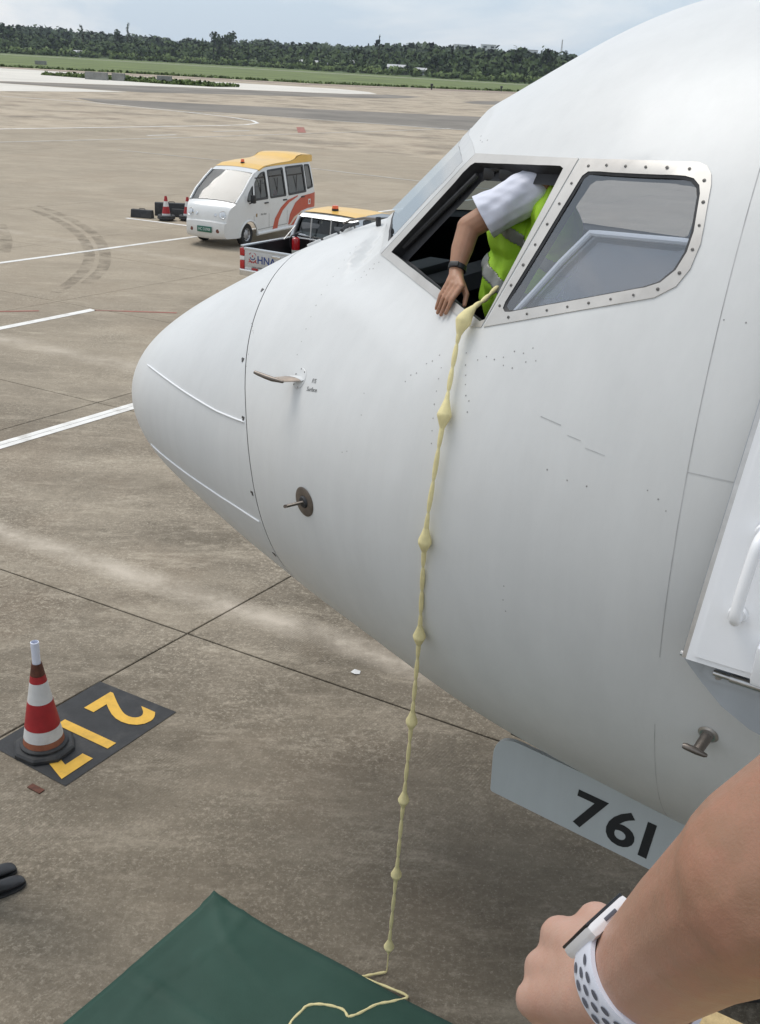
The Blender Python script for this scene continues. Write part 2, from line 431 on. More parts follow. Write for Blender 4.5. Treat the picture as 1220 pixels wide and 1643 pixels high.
# far pavement areas
sheet('pale_pavement', [(-100, 242), (-98, 225), (-53.2, 145.2), (-32.2, 164), (-14, 173), (-8.6, 176.5), (-4.3, 186), (-6, 197), (-12, 209), (-40, 212), (-75, 228)], .003, M['pale_concrete'])
sheet('asphalt_patch', [(-53.2, 143), (-32.2, 162), (-14, 171.5), (-8.6, 174.6), (-2, 186), (3, 182), (1, 172), (-4, 160), (-14, 150), (-24, 140), (-31.5, 131.5), (-50.5, 138.5)], .006, M['asphalt'])
sheet('pale_pavement', [(-50.5, 137.2), (-60, 120), (-41.5, 113), (-32.5, 130.2)], .003, M['pale_concrete'])
sheet('asphalt_patch', [(-31.9, 106.5), (-22, 108.5), (-12.9, 110.3), (8.8, 114.5), (60, 122), (60, 80), (2.8, 87), (-10.8, 92.7), (-21.2, 94.3), (-28, 100)], .006, M['asphalt'])
sheet('asphalt_patch', [(70, 215), (22.6, 193), (12, 176), (8.9, 166), (11.1, 158.5), (19.1, 166), (70, 185)], .006, M['asphalt'])
strip('taxiway_shoulder', [(-150, 215), (-78, 232), (-45, 236), (-22, 236), (0, 250), (28, 272), (120, 300)], [5, 6, 7, 8, 14, 18, 18], .007, M['shoulder'])
strip('perimeter_road', [(-400, 590), (-240, 610), (-88, 560), (60, 505), (300, 480)], 9, -.06, M['white_line_old'])
# painted lines
for off in (-.053, .053):
    n = Vector((-.834, .553)); a = Vector((-5.8, 9.28)) + n * off; b = Vector((-2.1, 14.87)) + n * off
    strip('stand_line', [tuple(a), tuple(b)], .098, .004, M['white_line'])
strip('stand_line', [(-8.5, 13.46), (-5.395, 18.365)], .17, .004, M['white_line'])
strip('stand_line', [(-13, 15.5), (-8.5, 22.23), (-5.216, 27.144), (-1.729, 32.305), (.074, 35.1), (5, 42.3)], .15, .004, M['white_line'])
strip('stand_line', [(-7.641, 29.76), (-5.771, 28.988), (-3.9, 28.21)], .13, .004, M['white_line'])
strip('guide_line', [(-40, 39), (-22.5, 60.8), (-17.3, 68.1), (-12.6, 74.9), (-11.1, 77.6), (-10.6, 80.5), (-11.4, 83.6), (-13.5, 86.6), (-17.9, 91), (-27.7, 98.6), (-36.9, 101.5), (-60, 104)], .30, .008, M['white_line'])
strip('guide_line', [(-30, 38), (-19.4, 52.3), (-13.6, 60.2), (-8, 68.8), (-2, 78), (4, 88)], .22, .008, M['white_line_old'])
strip('guide_line', [(-3.9, 47.7), (-.4, 45.4), (5, 42.2)], .16, .008, M['white_line_old'])
strip('guide_line', [(-13.5, 51.6), (-11.5, 50.6), (-9.8, 49.8), (-8, 49)], .13, .008, M['white_line_old'])
strip('guide_line', [(-17.9, 91), (-10.8, 91.6), (5.9, 86.6), (20, 82)], .24, .010, M['white_line'])
strip('guide_line', [(-11.9, 68.5), (-9.9, 71.5)], .35, .008, M['white_line_old'])
strip('guide_line', [(-14.5, 62), (-13.2, 63.8)], .25, .008, M['white_line'])
sheet('painted_panel', [(-7.5, 78.2), (-7.0, 78.7), (-6.3, 72.5), (-6.8, 72.0)], .008, M['red_line'])
strip('boundary_line', [(-8.4, 17.35), (-6.274, 18.04)], .07, .004, M['red_line'])
strip('boundary_line', [(-5.36, 18.32), (-4.665, 18.393), (-3.9, 18.47)], .07, .004, M['red_line'])
# rubber tyre marks: thin worn film on the concrete
s = NT('rubber_smear'); p = position(s)
a_ = s.ramp(s.noise(p, 2.2, 6, .7), [(.40, .0), (.72, .34)])
tr = s.n('ShaderNodeBsdfTransparent'); df = s.n('ShaderNodeBsdfDiffuse'); df.inputs[0].default_value = (.05, .043, .036, 1)
mx = s.n('ShaderNodeMixShader'); s.l(a_, mx.inputs[0]); s.l(tr.outputs[0], mx.inputs[1]); s.l(df.outputs[0], mx.inputs[2]); s.l(mx.outputs[0], s.out.inputs[0])
M['rubber_smear'] = s.m
def catmull(pts, k=6):
    out = []; n = len(pts)
    for i in range(n - 1):
        p0, p1, p2, p3 = (Vector(pts[max(i - 1, 0)]), Vector(pts[i]), Vector(pts[i + 1]), Vector(pts[min(i + 2, n - 1)]))
        for j in range(k):
            t = j / k; out.append(tuple(.5 * ((2 * p1) + (p2 - p0) * t + (2 * p0 - 5 * p1 + 4 * p2 - p3) * t * t + (3 * p1 - p0 - 3 * p2 + p3) * t ** 3)))
    out.append(tuple(pts[-1])); return out
for pts, w in (([(-10.7, 30.53), (-9.35, 28.81), (-8.1, 26.62), (-7.22, 24.48), (-6.7, 22.56), (-6.5, 20.96), (-6.46, 19.59)], [.12] * 3 + [.25] * 34),
               ([(-10.67, 31.27), (-9.11, 29.16), (-7.74, 26.76), (-6.83, 24.43), (-6.29, 22.3), (-6.15, 20.6)], [.12] * 3 + [.26] * 28),
               ([(-10.4, 27.4), (-9.43, 25.12), (-8.9, 23.48)], .35)):
    strip('tyre_mark', catmull(pts), w, .0035, M['rubber_smear'])
# ================================================================== aircraft nose
P = {'sb': 1.675, 'st': 2.2095, 'zb': 1.15, 'zt': 1.705, 'sr': 1.556, 'sv': 3.633, 'shear': 0.425, 'trs': -0.334, 'trv': -0.037}
ST_t = [.04, .15, .4, .8, 1.2]; T_t = [0.1576, 0.304, 0.5035, 0.7395, 0.9538]
ST_c = [3, 4, 5.5, 7]; T_c = [2.1114, 2.3234, 2.5007, 2.52]
ST_b = [.04, .15, .4, .8, 1.2, 2, 3, 4, 5.5, 7]
T_b = [-0.16, -0.298, -0.476, -0.647, -0.796, -0.973, -1.20, -1.333, -1.459, -1.49]
T_w = [0.1755, 0.365, 0.575, 0.758, 0.913, 1.288, 1.623, 1.759, 1.87, 1.88]
ZM = ([0, 1.2, 3, 5, 7], [0, .08, .32, .5, .52])
HEAD = R(29.2015); NOSE = Vector((-1.4242, 6.0701, 2.5039))
def pchip(x, y, xq):
    x = np.asarray(x, float); y = np.asarray(y, float); h = np.diff(x); d = np.diff(y) / h; m = np.zeros_like(y)
    for i in range(1, len(x) - 1):
        if d[i - 1] * d[i] > 0:
            w1 = 2 * h[i] + h[i - 1]; w2 = h[i] + 2 * h[i - 1]; m[i] = (w1 + w2) / (w1 / d[i - 1] + w2 / d[i])
    m[0] = d[0] * 1.2 - .2 * m[1]; m[-1] = d[-1] * 1.2 - .2 * m[-2]
    i = np.clip(np.searchsorted(x, xq) - 1, 0, len(x) - 2); t = np.clip((xq - x[i]) / h[i], 0, 1)
    return (1 + 2 * t) * (1 - t) ** 2 * y[i] + t * (1 - t) ** 2 * h[i] * m[i] + t * t * (3 - 2 * t) * y[i + 1] + t * t * (t - 1) * h[i] * m[i + 1]
def top_(s):
    a = pchip(np.sqrt([0] + ST_t + [P['sb']]), [0] + T_t + [P['zb']], np.sqrt(np.clip(s, 0, P['sb'])))
    b = P['zb'] + (P['zt'] - P['zb']) / (P['st'] - P['sb']) * (s - P['sb'])
    c = pchip([P['st']] + ST_c, [P['zt']] + T_c, np.maximum(s, P['st']))
    return np.where(s < P['sb'], a, np.where(s < P['st'], b, c))
def pl_(p, q, r):
    p, q, r = map(np.array, (p, q, r)); n = np.cross(q - p, r - p); n = n / np.linalg.norm(n)
    if n[1] < 0: n = -n
    return n, n @ p
PL = [pl_((1.63, 0, 1.19), (1.985, .75, 1.085), (2.37, .765, 1.515)), pl_((2.05, .80, 1.085), (2.425, .814, 1.488), (2.763, 1.364, 1.013)),
      pl_((2.84, 1.369, 1.066), (2.986, 1.134, 1.522), (3.42, 1.30, 1.53))]
def surf(s, phi):
    s = np.asarray(s, float); phi = np.asarray(phi, float); q = np.sqrt(np.maximum(s, 0))
    bot = pchip(np.sqrt([0] + ST_b), [0] + T_b, q); w = pchip(np.sqrt([0] + ST_b), [0] + T_w, q); zm = np.interp(s, *ZM)
    kk_ = np.clip((s - .85) / 1.6, 0, 1); kf = np.clip((5.4 - s) / 2.4, 0, 1)
    sh = P['shear'] * np.sin(phi) ** 2 * kk_ * kk_ * (3 - 2 * kk_) * kf * kf * (3 - 2 * kf)
    sm = pchip([0, .4, .8, 1.2, 1.67, 2.21, 3, 4, 5.5, 7, 14], [0, .5035, .7395, .9538, 1.23, 1.585, 2.075, 2.3234, 2.5007, 2.52, 2.52], s - sh)
    dg = np.abs(np.degrees(np.arctan2(np.sin(phi), np.cos(phi))))
    bl = np.clip((dg - 22) / 38, 0, 1) * np.clip((s - 1.1) / .3, 0, 1) * np.clip((3.4 - s) / .4, 0, 1); bl = bl * bl * (3 - 2 * bl)
    h = np.where(np.cos(phi) >= 0, top_(s - sh) * (1 - bl) + sm * bl - zm, zm - bot)
    r = 1 / np.sqrt((np.sin(phi) / np.maximum(w, 1e-4)) ** 2 + (np.cos(phi) / np.maximum(h, 1e-4)) ** 2)
    up = np.clip((s - sh - P['sb']) / .05, 0, 1); si, co = np.abs(np.sin(phi)), np.cos(phi)
    for k, (n, c) in enumerate(PL):
        den = n[1] * si + n[2] * co
        rp = np.where(den > 1e-3, (c - n[0] * s - n[2] * zm) / np.maximum(den, 1e-3), 9)
        if k == 0: wt = up * (1 - np.clip((dg - 38) / 9, 0, 1))
        else:
            x1 = np.clip((s - 1.55) / .52, 0, 1); x2 = np.clip((4.7 - s) / 1.0, 0, 1); x3 = np.clip((dg - np.interp(s, [1.6, 2.07, 2.75, 3.4, 4.5], [30, 42.5, 62.8, 60.5, 60])) / 16, 0, 1)
            wt = x1 * x1 * (3 - 2 * x1) * x2 * x2 * (3 - 2 * x2) * (1 - x3 * x3 * (3 - 2 * x3))
        r = np.where(rp < r, r + (np.maximum(rp, .2) - r) * wt, r)
    return np.stack([s, r * np.sin(phi), zm + r * np.cos(phi)], -1)
def snorm(s, phi, e=.006):
    s = np.asarray(s, float); phi = np.asarray(phi, float)
    a = surf(s + e, phi) - surf(np.maximum(s - e, 1e-4), phi); b = surf(s, phi + e) - surf(s, phi - e)
    n = np.cross(b, a); n /= np.maximum(np.linalg.norm(n, axis=-1, keepdims=True), 1e-9)
    q = surf(s, phi); out = np.stack([np.zeros_like(s) - .2, q[..., 1], q[..., 2] - np.interp(s, *ZM)], -1)
    sg = np.sign((n * out).sum(-1, keepdims=True)); return n * np.where(sg == 0, 1, sg)
FL = np.array([1, -1, 1.0])                     # aircraft (aft, port, up) -> local Blender axes
def sp(s, deg, off=0.0):
    ph = np.radians(np.asarray(deg, float)); s = np.asarray(s, float)
    return (surf(s, ph) + snorm(s, ph) * np.asarray(off)[..., None] if np.ndim(off) else surf(s, ph) + snorm(s, ph) * off) * FL
def L(s, t, z): return Vector((s, -t, z))
def to_world(s, t, z):
    v = Matrix.Rotation(-HEAD, 4, 'Z') @ L(s, t, z); return NOSE + v

def cdt_sa(outer_, holes_, grid_, k=50.0):
    f = lambda l: [(p[0], p[1] / k) for p in l]
    v, t = cdt(f(outer_), [f(h) for h in holes_], f(grid_)); return [Vector((p.x, p.y * k)) for p in v], t
# --- paint
def paint(name, col, rough=.36, streak=True):
    s = NT(name); v = coords(s)
    g = s.noise(v, 1.3, 6, .65); st = s.n('ShaderNodeMapping'); st.inputs['Scale'].default_value = (3.2, 3.2, .5); s.l(v, st.inputs['Vector'])
    sk = s.noise(st.outputs[0], 2.2, 6, .7)
    c = s.ramp(s.math('ADD', s.math('MULTIPLY', g, .5), s.math('MULTIPLY', sk, .5)), [(.32, tuple(x * .90 for x in col)), (.62, col)])
    d = s.ramp(s.noise(v, .9, 7, .72, .8), [(.58, 0.0), (.80, .30)]); c = s.mixc(d, c, tuple(x * .86 for x in (col[0], col[1] * .985, col[2] * .95)))
    h = s.math('ADD', s.math('MULTIPLY', s.noise(v, 1.6, 2), 1.0), s.math('MULTIPLY', s.noise(v, 400, 2), .012))
    rr = s.math('ADD', rough - .06, s.math('MULTIPLY', s.noise(v, 2.6, 5, .65), .16))
    s.pr(c, rr, 0, h, .05, .05, .03, .38); return s.m
M['skin'] = paint('aircraft_white_paint', (.715, .718, .708))
M['radome'] = paint('radome_white_paint', (.70, .707, .703), .40)
M['frame_metal'] = simple('window_frame_aluminium', (.56, .54, .51), .42, .35, var=.06, scale=9, dirt=((.42, .39, .36), .5))
M['post_paint'] = simple('brow_metal', (.62, .62, .61), .4, .2, var=.06, scale=8)
M['seal'] = simple('black_rubber_seal', (.030, .030, .032), .6, var=.3, scale=40)
M['seam'] = simple('seam_sealant', (.46, .46, .455), .8, var=.4, scale=6)
M['seam_dark'] = simple('seam_gap', (.06, .06, .06), .9, var=.3)
M['cockpit'] = simple('cockpit_liner', (.030, .030, .033), .75, var=.3, scale=8)
M['panel_grey'] = simple('cockpit_panel_grey', (.035, .038, .041), .6, var=.15)
M['black_plastic'] = simple('black_plastic', (.02, .02, .021), .45, var=.2)
M['steel'] = simple('brushed_steel', (.55, .54, .53), .32, .9, var=.1, scale=30)
M['dark_steel'] = simple('heat_tinted_metal', (.20, .175, .155), .4, .8, var=.25, scale=18)
M['bronze_steel'] = simple('warm_tinted_metal', (.52, .42, .34), .38, .8, var=.2, scale=18)
M['ink'] = simple('black_print', (.02, .02, .022), .6, var=.1)
M['fastener'] = simple('worn_fastener', (.33, .325, .315), .6, .3, var=.3)
M['screw'] = simple('screw_head', (.10, .095, .09), .5, .5, var=.2)
M['door_lining'] = simple('door_lining_white', (.86, .865, .88), .35, var=.03, scale=3)
M['metal_grey'] = simple('light_grey_metal', (.40, .43, .46), .38, .45, var=.08, scale=5)
M['window_glass'] = glass('cockpit_glass', (.84, .87, .92), .85, .02, 2.5, .05)
M['windshield_glass'] = glass('windshield_glass', (.45, .52, .55), 1.0, .015, 3.0)
M['gear_door_paint'] = paint('gear_door_grey', (.55, .58, .59), .4)
M['tyre'] = simple('tyre_rubber', (.022, .022, .023), .8, var=.25, bump=.2)

plane = empty('airliner', tuple(NOSE), -HEAD, 'white airliner nose and cockpit with its side window open', 'airplane')
SEAM = lambda deg: float(pchip([-20, 0, 28.6, 42.2, 53.9, 62.6, 70.4, 80.9, 92.9, 105.8, 114.8, 140, 180, 200], [1.19, 1.175, 1.21, 1.251, 1.299, 1.348, 1.403, 1.482, 1.545, 1.585, 1.605, 1.645, 1.665, 1.66], np.array(abs(float(deg)))))
phis = np.linspace(-180, 180, 121)
seamv = np.array([SEAM(a) for a in phis]); seamv[-1] = seamv[0]
# radome
nu = 46; vs = []; ns = []; fs = []
uu = np.linspace(0.008, 1, nu)
for u in uu:
    s_ = (seamv - .003) * u ** 2
    vs.append(sp(s_[:-1], phis[:-1])); ns.append(snorm(s_[:-1], np.radians(phis[:-1])) * FL)
V = np.concatenate(vs); Nn = np.concatenate(ns); n_ = 120
for j in range(nu - 1):
    for i in range(n_):
        a, b = j * n_ + i, j * n_ + (i + 1) % n_; fs.append((a, b, b + n_, a + n_))
tip = len(V); V = np.concatenate([V, [[-.0005, 0, 0]]]); Nn = np.concatenate([Nn, [[-1, 0, 0]]])
for i in range(n_): fs.append((tip, (i + 1) % n_, i))
radome = mesh_obj('radome', V, fs, M['radome'], plane, normals=Nn)
# gap ring under the seam
vs = np.concatenate([sp(seamv - .012, phis, -.006), sp(seamv + .012, phis, -.006)]); k = len(phis)
mesh_obj('radome_seal', vs, [(i, i + 1, k + i + 1, k + i) for i in range(k - 1)], M['seam_dark'], plane, smooth=True)
# windows in (aft, degrees)
W1 = [(1.665, 3.0), (1.767, 15.7), (1.891, 28.2), (2.005, 37.5), (2.090, 36.3), (2.203, 33.83), (2.299, 32.19), (2.339, 30.81), (2.238, 23.66), (2.121, 14.8), (2.03, 3.0)]
W2 = [(2.071, 41.63), (2.084, 41.1), (2.152, 39.15), (2.217, 37.41), (2.281, 35.82), (2.343, 34.4), (2.399, 32.77), (2.418, 32.67), (2.543, 35.28), (2.66, 37.51), (2.768, 39.39), (2.869, 40.95), (2.886, 41.52), (2.875, 44.06), (2.862, 46.55), (2.847, 49.02), (2.833, 51.51), (2.817, 53.98), (2.8, 56.47), (2.784, 58.99), (2.766, 61.52), (2.746, 61.71), (2.631, 58.96), (2.506, 55.66), (2.371, 51.75), (2.227, 47.13)]
W3 = [(2.831, 60.24), (2.833, 59.41), (2.856, 57.11), (2.877, 54.79), (2.898, 52.48), (2.918, 50.22), (2.938, 48.0), (2.959, 45.85), (2.978, 43.64), (2.996, 43.25), (3.092, 44.22), (3.183, 45.04), (3.27, 45.78), (3.352, 46.39), (3.383, 46.82), (3.408, 47.71), (3.419, 48.74), (3.437, 52.93), (3.435, 55.16), (3.417, 57.06), (3.38, 58.36), (3.335, 58.87), (3.264, 59.2), (3.19, 59.54), (3.114, 59.9), (3.035, 60.27), (2.954, 60.61), (2.867, 60.87), (2.844, 60.78)]
F1 = [(1.628, .9), (1.722, 14.0), (1.845, 27.35), (1.985, 39.6), (1.997, 40.6), (2.071, 38.62), (2.142, 36.85), (2.211, 35.24), (2.279, 33.82), (2.344, 32.53), (2.392, 30.40), (2.379, 29.58), (2.277, 22.6), (2.15, 13.5), (2.06, .9)]
F2 = [(2.0, 40.78), (2.073, 38.72), (2.144, 36.95), (2.213, 35.34), (2.281, 33.92), (2.346, 32.63), (2.394, 30.36), (2.519, 33.21), (2.636, 35.63), (2.743, 37.65), (2.842, 39.34), (2.935, 40.72), (2.919, 43.16), (2.902, 45.56), (2.884, 47.95), (2.865, 50.34), (2.845, 52.72), (2.825, 55.13), (2.804, 57.58), (2.782, 60.04), (2.759, 62.53), (2.713, 62.36), (2.591, 59.43), (2.46, 55.97), (2.319, 51.83), (2.166, 46.81)]
F3 = [(2.943, 40.83), (3.041, 42.06), (3.134, 43.03), (3.22, 43.78), (3.302, 44.38), (3.381, 44.88), (3.411, 45.46), (3.433, 46.5), (3.444, 47.77), (3.453, 50.02), (3.462, 52.2), (3.469, 54.33), (3.46, 56.96), (3.432, 58.78), (3.374, 59.96), (3.309, 60.34), (3.241, 60.69), (3.17, 61.03), (3.096, 61.39), (3.021, 61.77), (2.942, 62.07), (2.859, 62.32), (2.77, 62.56), (2.793, 60.09), (2.814, 57.62), (2.835, 55.21), (2.855, 52.79), (2.874, 50.38), (2.893, 48.02), (2.911, 45.65), (2.927, 43.25)]
def mir(p): return [(s, -a) for s, a in p]
DM = (.03, 1.6)
W = {('1', 1): densify(W1, DM), ('2', 1): densify(W2, DM), ('3', 1): densify(W3, DM)}
for k_ in ('1', '2', '3'): W[(k_, -1)] = mir(W[(k_, 1)])
# skin
outer = [(float(s) + .003, float(a)) for s, a in zip(seamv, phis)] + [(x, 180.0) for x in np.linspace(2.1, 12, 40)] + [(12.0, float(a)) for a in np.linspace(177, -180, 120)] + [(x, -180.0) for x in np.linspace(12, 2.1, 40)[1:]]
grid = []
for s_ in np.concatenate([np.arange(1.1, 1.6, .04), np.arange(1.6, 2.5, .022), np.arange(2.5, 4.1, .04), np.arange(4.1, 11.9, .25)]):
    for a in (np.concatenate([np.arange(-178, -70, 2.0), np.arange(-70, 72, 1.25), np.arange(72, 179, 2.0)]) if s_ < 2.5 else np.arange(-178, 179, 2.0)):
        if s_ > SEAM(a) + .03: grid.append((float(s_), float(a)))
def edge_safe(g, loops, ds=.012, da=.5):
    keep = []
    pts = np.array([p for l in loops for p in l])
    for p in g:
        if np.min(np.abs(pts[:, 0] - p[0]) / ds + np.abs(pts[:, 1] - p[1]) / da) > 1: keep.append(p)
    return keep
grid = edge_safe(grid, list(W.values()))
v2, tris = cdt_sa(outer, list(W.values()), grid)
S2 = np.array([p.x for p in v2]); A2 = np.array([p.y for p in v2])
tris = [(a, c, b) for a, b, c in tris]
fus = mesh_obj('fuselage_skin', sp(S2, A2), tris, M['skin'], plane, normals=snorm(S2, np.radians(A2)) * FL)
# dark liner behind it
lin = [t for t in tris if all(1.35 < S2[i] < 4.2 for i in t)]
used = sorted(set(i for t in lin for i in t)); rm = {o_: i for i, o_ in enumerate(used)}
mesh_obj('cockpit_liner', sp(S2[used], A2[used], -.045), [tuple(rm[i] for i in t)[::-1] for t in lin], M['cockpit'], plane, smooth=True)
rg = np.linspace(-180, 180, 61); rb = sp(np.full(61, 4.15), rg, -.03)
mesh_obj('bulkhead', list(rb[:-1]), [tuple(range(60))], M['cockpit'], plane)
def ribbon(name, loop, off0, off1, mat, closed=True, s1=None):
    a = np.array(loop); n = len(a); v0 = sp(a[:, 0], a[:, 1], off0)
    b = a if s1 is None else np.array(s1); v1 = sp(b[:, 0], b[:, 1], off1)
    m = n if closed else n - 1
    return mesh_obj(name, np.concatenate([v0, v1]), [(i, (i + 1) % n, n + (i + 1) % n, n + i) for i in range(m)], mat, plane, smooth=35)
def scaled(loop, k):
    c = np.mean(np.array(loop), 0); return [tuple(c + (np.array(p) - c) * k) for p in loop]
def patch(name, outer_, holes_, off, mat, parent=None, step=(.06, 3.0)):
    g = []
    o_ = np.array(outer_)
    for x in np.arange(o_[:, 0].min(), o_[:, 0].max(), step[0]):
        for y in np.arange(o_[:, 1].min(), o_[:, 1].max(), step[1]):
            if inside((x, y), outer_) and not any(inside((x, y), h) for h in holes_): g.append((float(x), float(y)))
    g = edge_safe(g, [outer_] + holes_)
    vv, tt = cdt_sa(outer_, holes_, g); s_ = np.array([p.x for p in vv]); a_ = np.array([p.y for p in vv])
    return mesh_obj(name, sp(s_, a_, off), [(a, c, b) for a, b, c in tt], mat, parent or plane, normals=snorm(s_, np.radians(a_)) * FL)
def flat_pane(name, loop, off, mat, parent=None, lean=0.0):
    a = np.array(loop); v = sp(a[:, 0], a[:, 1], off); n = len(v)
    c = v.mean(0); nn = np.linalg.svd(v - c)[2][2]; nn = nn if nn[0] < 0 else -nn; nn = nn + lean * np.array([.5, -.85 if c[1] < 0 else .85, .25]); nn = nn / np.linalg.norm(nn); v = v - ((v - c) @ nn)[:, None] * nn
    me = mesh_obj(name, v, [tuple(range(n))], mat, parent or plane)
    return me
def screw_row(loop, spacing, off=.004, r=.0055):
    a = np.array(loop + [loop[0]]); P3 = sp(a[:, 0], a[:, 1]); d = np.concatenate([[0], np.cumsum(np.linalg.norm(np.diff(P3, axis=0), axis=1))])
    n = int(d[-1] / spacing); q = np.linspace(0, d[-1], n, endpoint=False)
    return list(zip(np.interp(q, d, a[:, 0]), np.interp(q, d, a[:, 1])))
def discs(name, pts, r, off, mat, n=7):
    vs = []; fs = []
    for (s_, a_) in pts:
        p = Vector(sp(s_, a_, off)); nn = Vector(snorm(np.array(s_), np.radians(np.array(a_))) * FL); t = nn.orthogonal().normalized(); b = nn.cross(t); k = len(vs)
        rr = r * random.uniform(.8, 1.15)
        vs.append(p + nn * .0012)
        for i in range(n): an = 2 * math.pi * i / n; vs.append(p + (t * math.cos(an) + b * math.sin(an)) * rr)
        for i in range(n): fs.append((k, k + 1 + i, k + 1 + (i + 1) % n))
    o = mesh_obj(name, vs, fs, mat, plane); o['kind'] = 'stuff'; return o
for sgn in (1, -1):
    mm = (lambda p: p) if sgn == 1 else mir
    for k_, Fp, Wp, pm in (('1', F1, W1, M['post_paint']), ('2', F2, W2, M['frame_metal']), ('3', F3, W3, M['frame_metal'])):
        Wd = densify(mm(Wp), DM); Fd = densify(mm(Fp), DM)
        patch('window_frame', Fd, [scaled(Wd, 1.0)], .0035 if k_ != '1' else .003, pm)
        ribbon('frame_edge', Fd, .0035, -.002, pm)
        if k_ == '2' and sgn == 1:
            # open sliding window: only the dark reveal is left
            ribbon('window_reveal', Wd, .0035, -.05, M['seal'])
            inn = [(2.765 + (p[0] - 2.765) * .93, 61.3 + (p[1] - 61.3) * .93) for p in Wd]; ribbon('window_reveal', Wd, -.05, -.055, M['cockpit'], s1=inn)
            continue
        ribbon('window_reveal', Wd, .0035, -.05, M['seal'])
        inner = scaled(Wd, .965 if k_ != '1' else .975)
        ribbon('window_seal', Wd, .001, -.003, M['seal'], s1=inner)
        flat_pane('window_pane', inner, -.006, M['windshield_glass'] if k_ == '1' else M['window_glass'], lean=.075 if k_ == '1' else 0.0)
# screws on the fixed window frame, small fasteners and panel seams on the skin
F3d = densify(F3, (.015, .8)); W3mid = []
for p in densify(W3, DM):
    q = min(F3d, key=lambda f: (f[0] - p[0]) ** 2 + ((f[1] - p[1]) / 50) ** 2); W3mid.append((p[0] * .5 + q[0] * .5, p[1] * .5 + q[1] * .5))
discs('frame_screws', screw_row(W3mid, .078), .0052, .0055, M['screw'], 8)
rv = []
rnd = random.Random(3)
for k in range(12): rv.append((1.72 + k * .006 - .003 * k, 30 + k * 3.1))
for (s0, a0, s1, a1, n) in ((2.60, 66, 2.46, 70, 6), (2.78, 67.0, 3.0, 66, 7), (2.72, 66, 2.80, 74, 7), (2.62, 68, 2.66, 78, 7), (1.98, 44, 1.90, 46, 4), (2.0, 42.5, 1.93, 43.2, 4), (2.9, 68, 3.02, 67.5, 4), (3.15, 79.5, 3.30, 80, 3), (3.50, 80, 3.57, 81.5, 3), (2.42, 28.5, 2.36, 26, 4), (3.62, 46, 3.68, 46.5, 2), (3.6, 62, 3.66, 62.3, 2), (2.2, 82, 2.23, 82, 2), (2.25, 72, 2.27, 76, 2), (3.05, 95, 3.06, 99, 3), (1.28, 52, 1.34, 56, 4), (1.36, 62, 1.38, 66, 2)):
    for i in range(n): rv.append((s0 + (s1 - s0) * i / max(1, n - 1) + rnd.uniform(-.006, .006), a0 + (a1 - a0) * i / max(1, n - 1) + rnd.uniform(-.4, .4)))
discs('skin_fasteners', rv, .0030, .0006, M['fastener'], 6)
def seam(pts, w, mat=M['seam'], off=.0009):
    pts = densify(pts, (.04, 1.2), False); a = np.array(pts); c = sp(a[:, 0], a[:, 1], off); nn = snorm(a[:, 0], np.radians(a[:, 1])) * FL
    t = np.gradient(c, axis=0); b = np.cross(nn, t); b /= np.linalg.norm(b, axis=1)[:, None]
    ww = w * (0.75 + .5 * np.random.RandomState(len(pts)).rand(len(pts)))[:, None]
    return mesh_obj('panel_seam', np.concatenate([c + b * ww / 2, c - b * ww / 2]), [(i, i + 1, len(c) + i + 1, len(c) + i) for i in range(len(c) - 1)], mat, plane)
def ring_(deg): return float(P['sv'] + P['trv'] * surf(np.array(P['sv']), np.radians(np.array(float(deg))))[2])
seam([(ring_(a), a) for a in np.arange(20, 100, 2)], .0024)
seam([(ring_(a) + .0, a) for a in np.arange(108, 150, 2)], .0018)
seam([(ring_(77.2), 77.2), (3.755, 77.5), (4.6, 78.5)], .0030)
seam([(3.09, 73.5), (3.17, 74.2)], .003); seam([(3.2, 75.2), (3.25, 75.6)], .0025); seam([(3.27, 76.3), (3.34, 76.8)], .0025)
# lightning diverter strips on the radome, latches along its joint
def diverter(pts, deg_off=0):
    a = np.array(pts); cf = np.polyfit(a[:, 0], a[:, 1], len(pts) - 1); ss = np.linspace(a[0, 0], a[-1, 0], 34); a = np.stack([ss, np.polyval(cf, ss)], -1); c = sp(a[:, 0], a[:, 1], .002)
    m = MB(); m.tube([tuple(p) for p in c], [.0022] + [.0045] * (len(c) - 2) + [.004], 8); return m.build('diverter_strip', M['door_lining'], plane, 60)
for pts in ([(.422, 66.36), (.975, 76.99), (1.464, 80.77)], [(.463, 110.8), (1.04, 109.84), (1.559, 107.33)], [(.422, -66.36), (.975, -76.99), (1.464, -80.77)], [(.463, -110.8), (1.04, -109.84), (1.559, -107.33)], [(.45, 160), (1.4, 165)], [(.45, -160), (1.4, -165)]):
    diverter(pts)
for a in (38, 64, 80, 99, 119):
    s_ = SEAM(a) - .025; p = Vector(sp(s_, a, .001)); nn = Vector(snorm(np.array(s_), np.radians(np.array(float(a)))) * FL)
    q = nn.to_track_quat('Z', 'X').to_matrix()
    m = MB(); m.box(p, (.020, .012, .004), .001, q); m.box(p + q @ Vector((.004, .012, 0)), (.010, .008, .003), 0, q); m.build('radome_latch', M['screw'], plane)
# fairing bumps along the nose top in front of the windscreen
for s_, a in ((1.24, 9), (1.33, 8), (1.42, 7)):
    p = Vector(sp(s_, a, .004)); nn = Vector(snorm(np.array(s_), np.radians(np.array(float(a)))) * FL)
    MB().box(p, (.075, .028, .016), .005, nn.to_track_quat('Z', 'X').to_matrix()).build('hinge_fairing', M['skin'], plane)
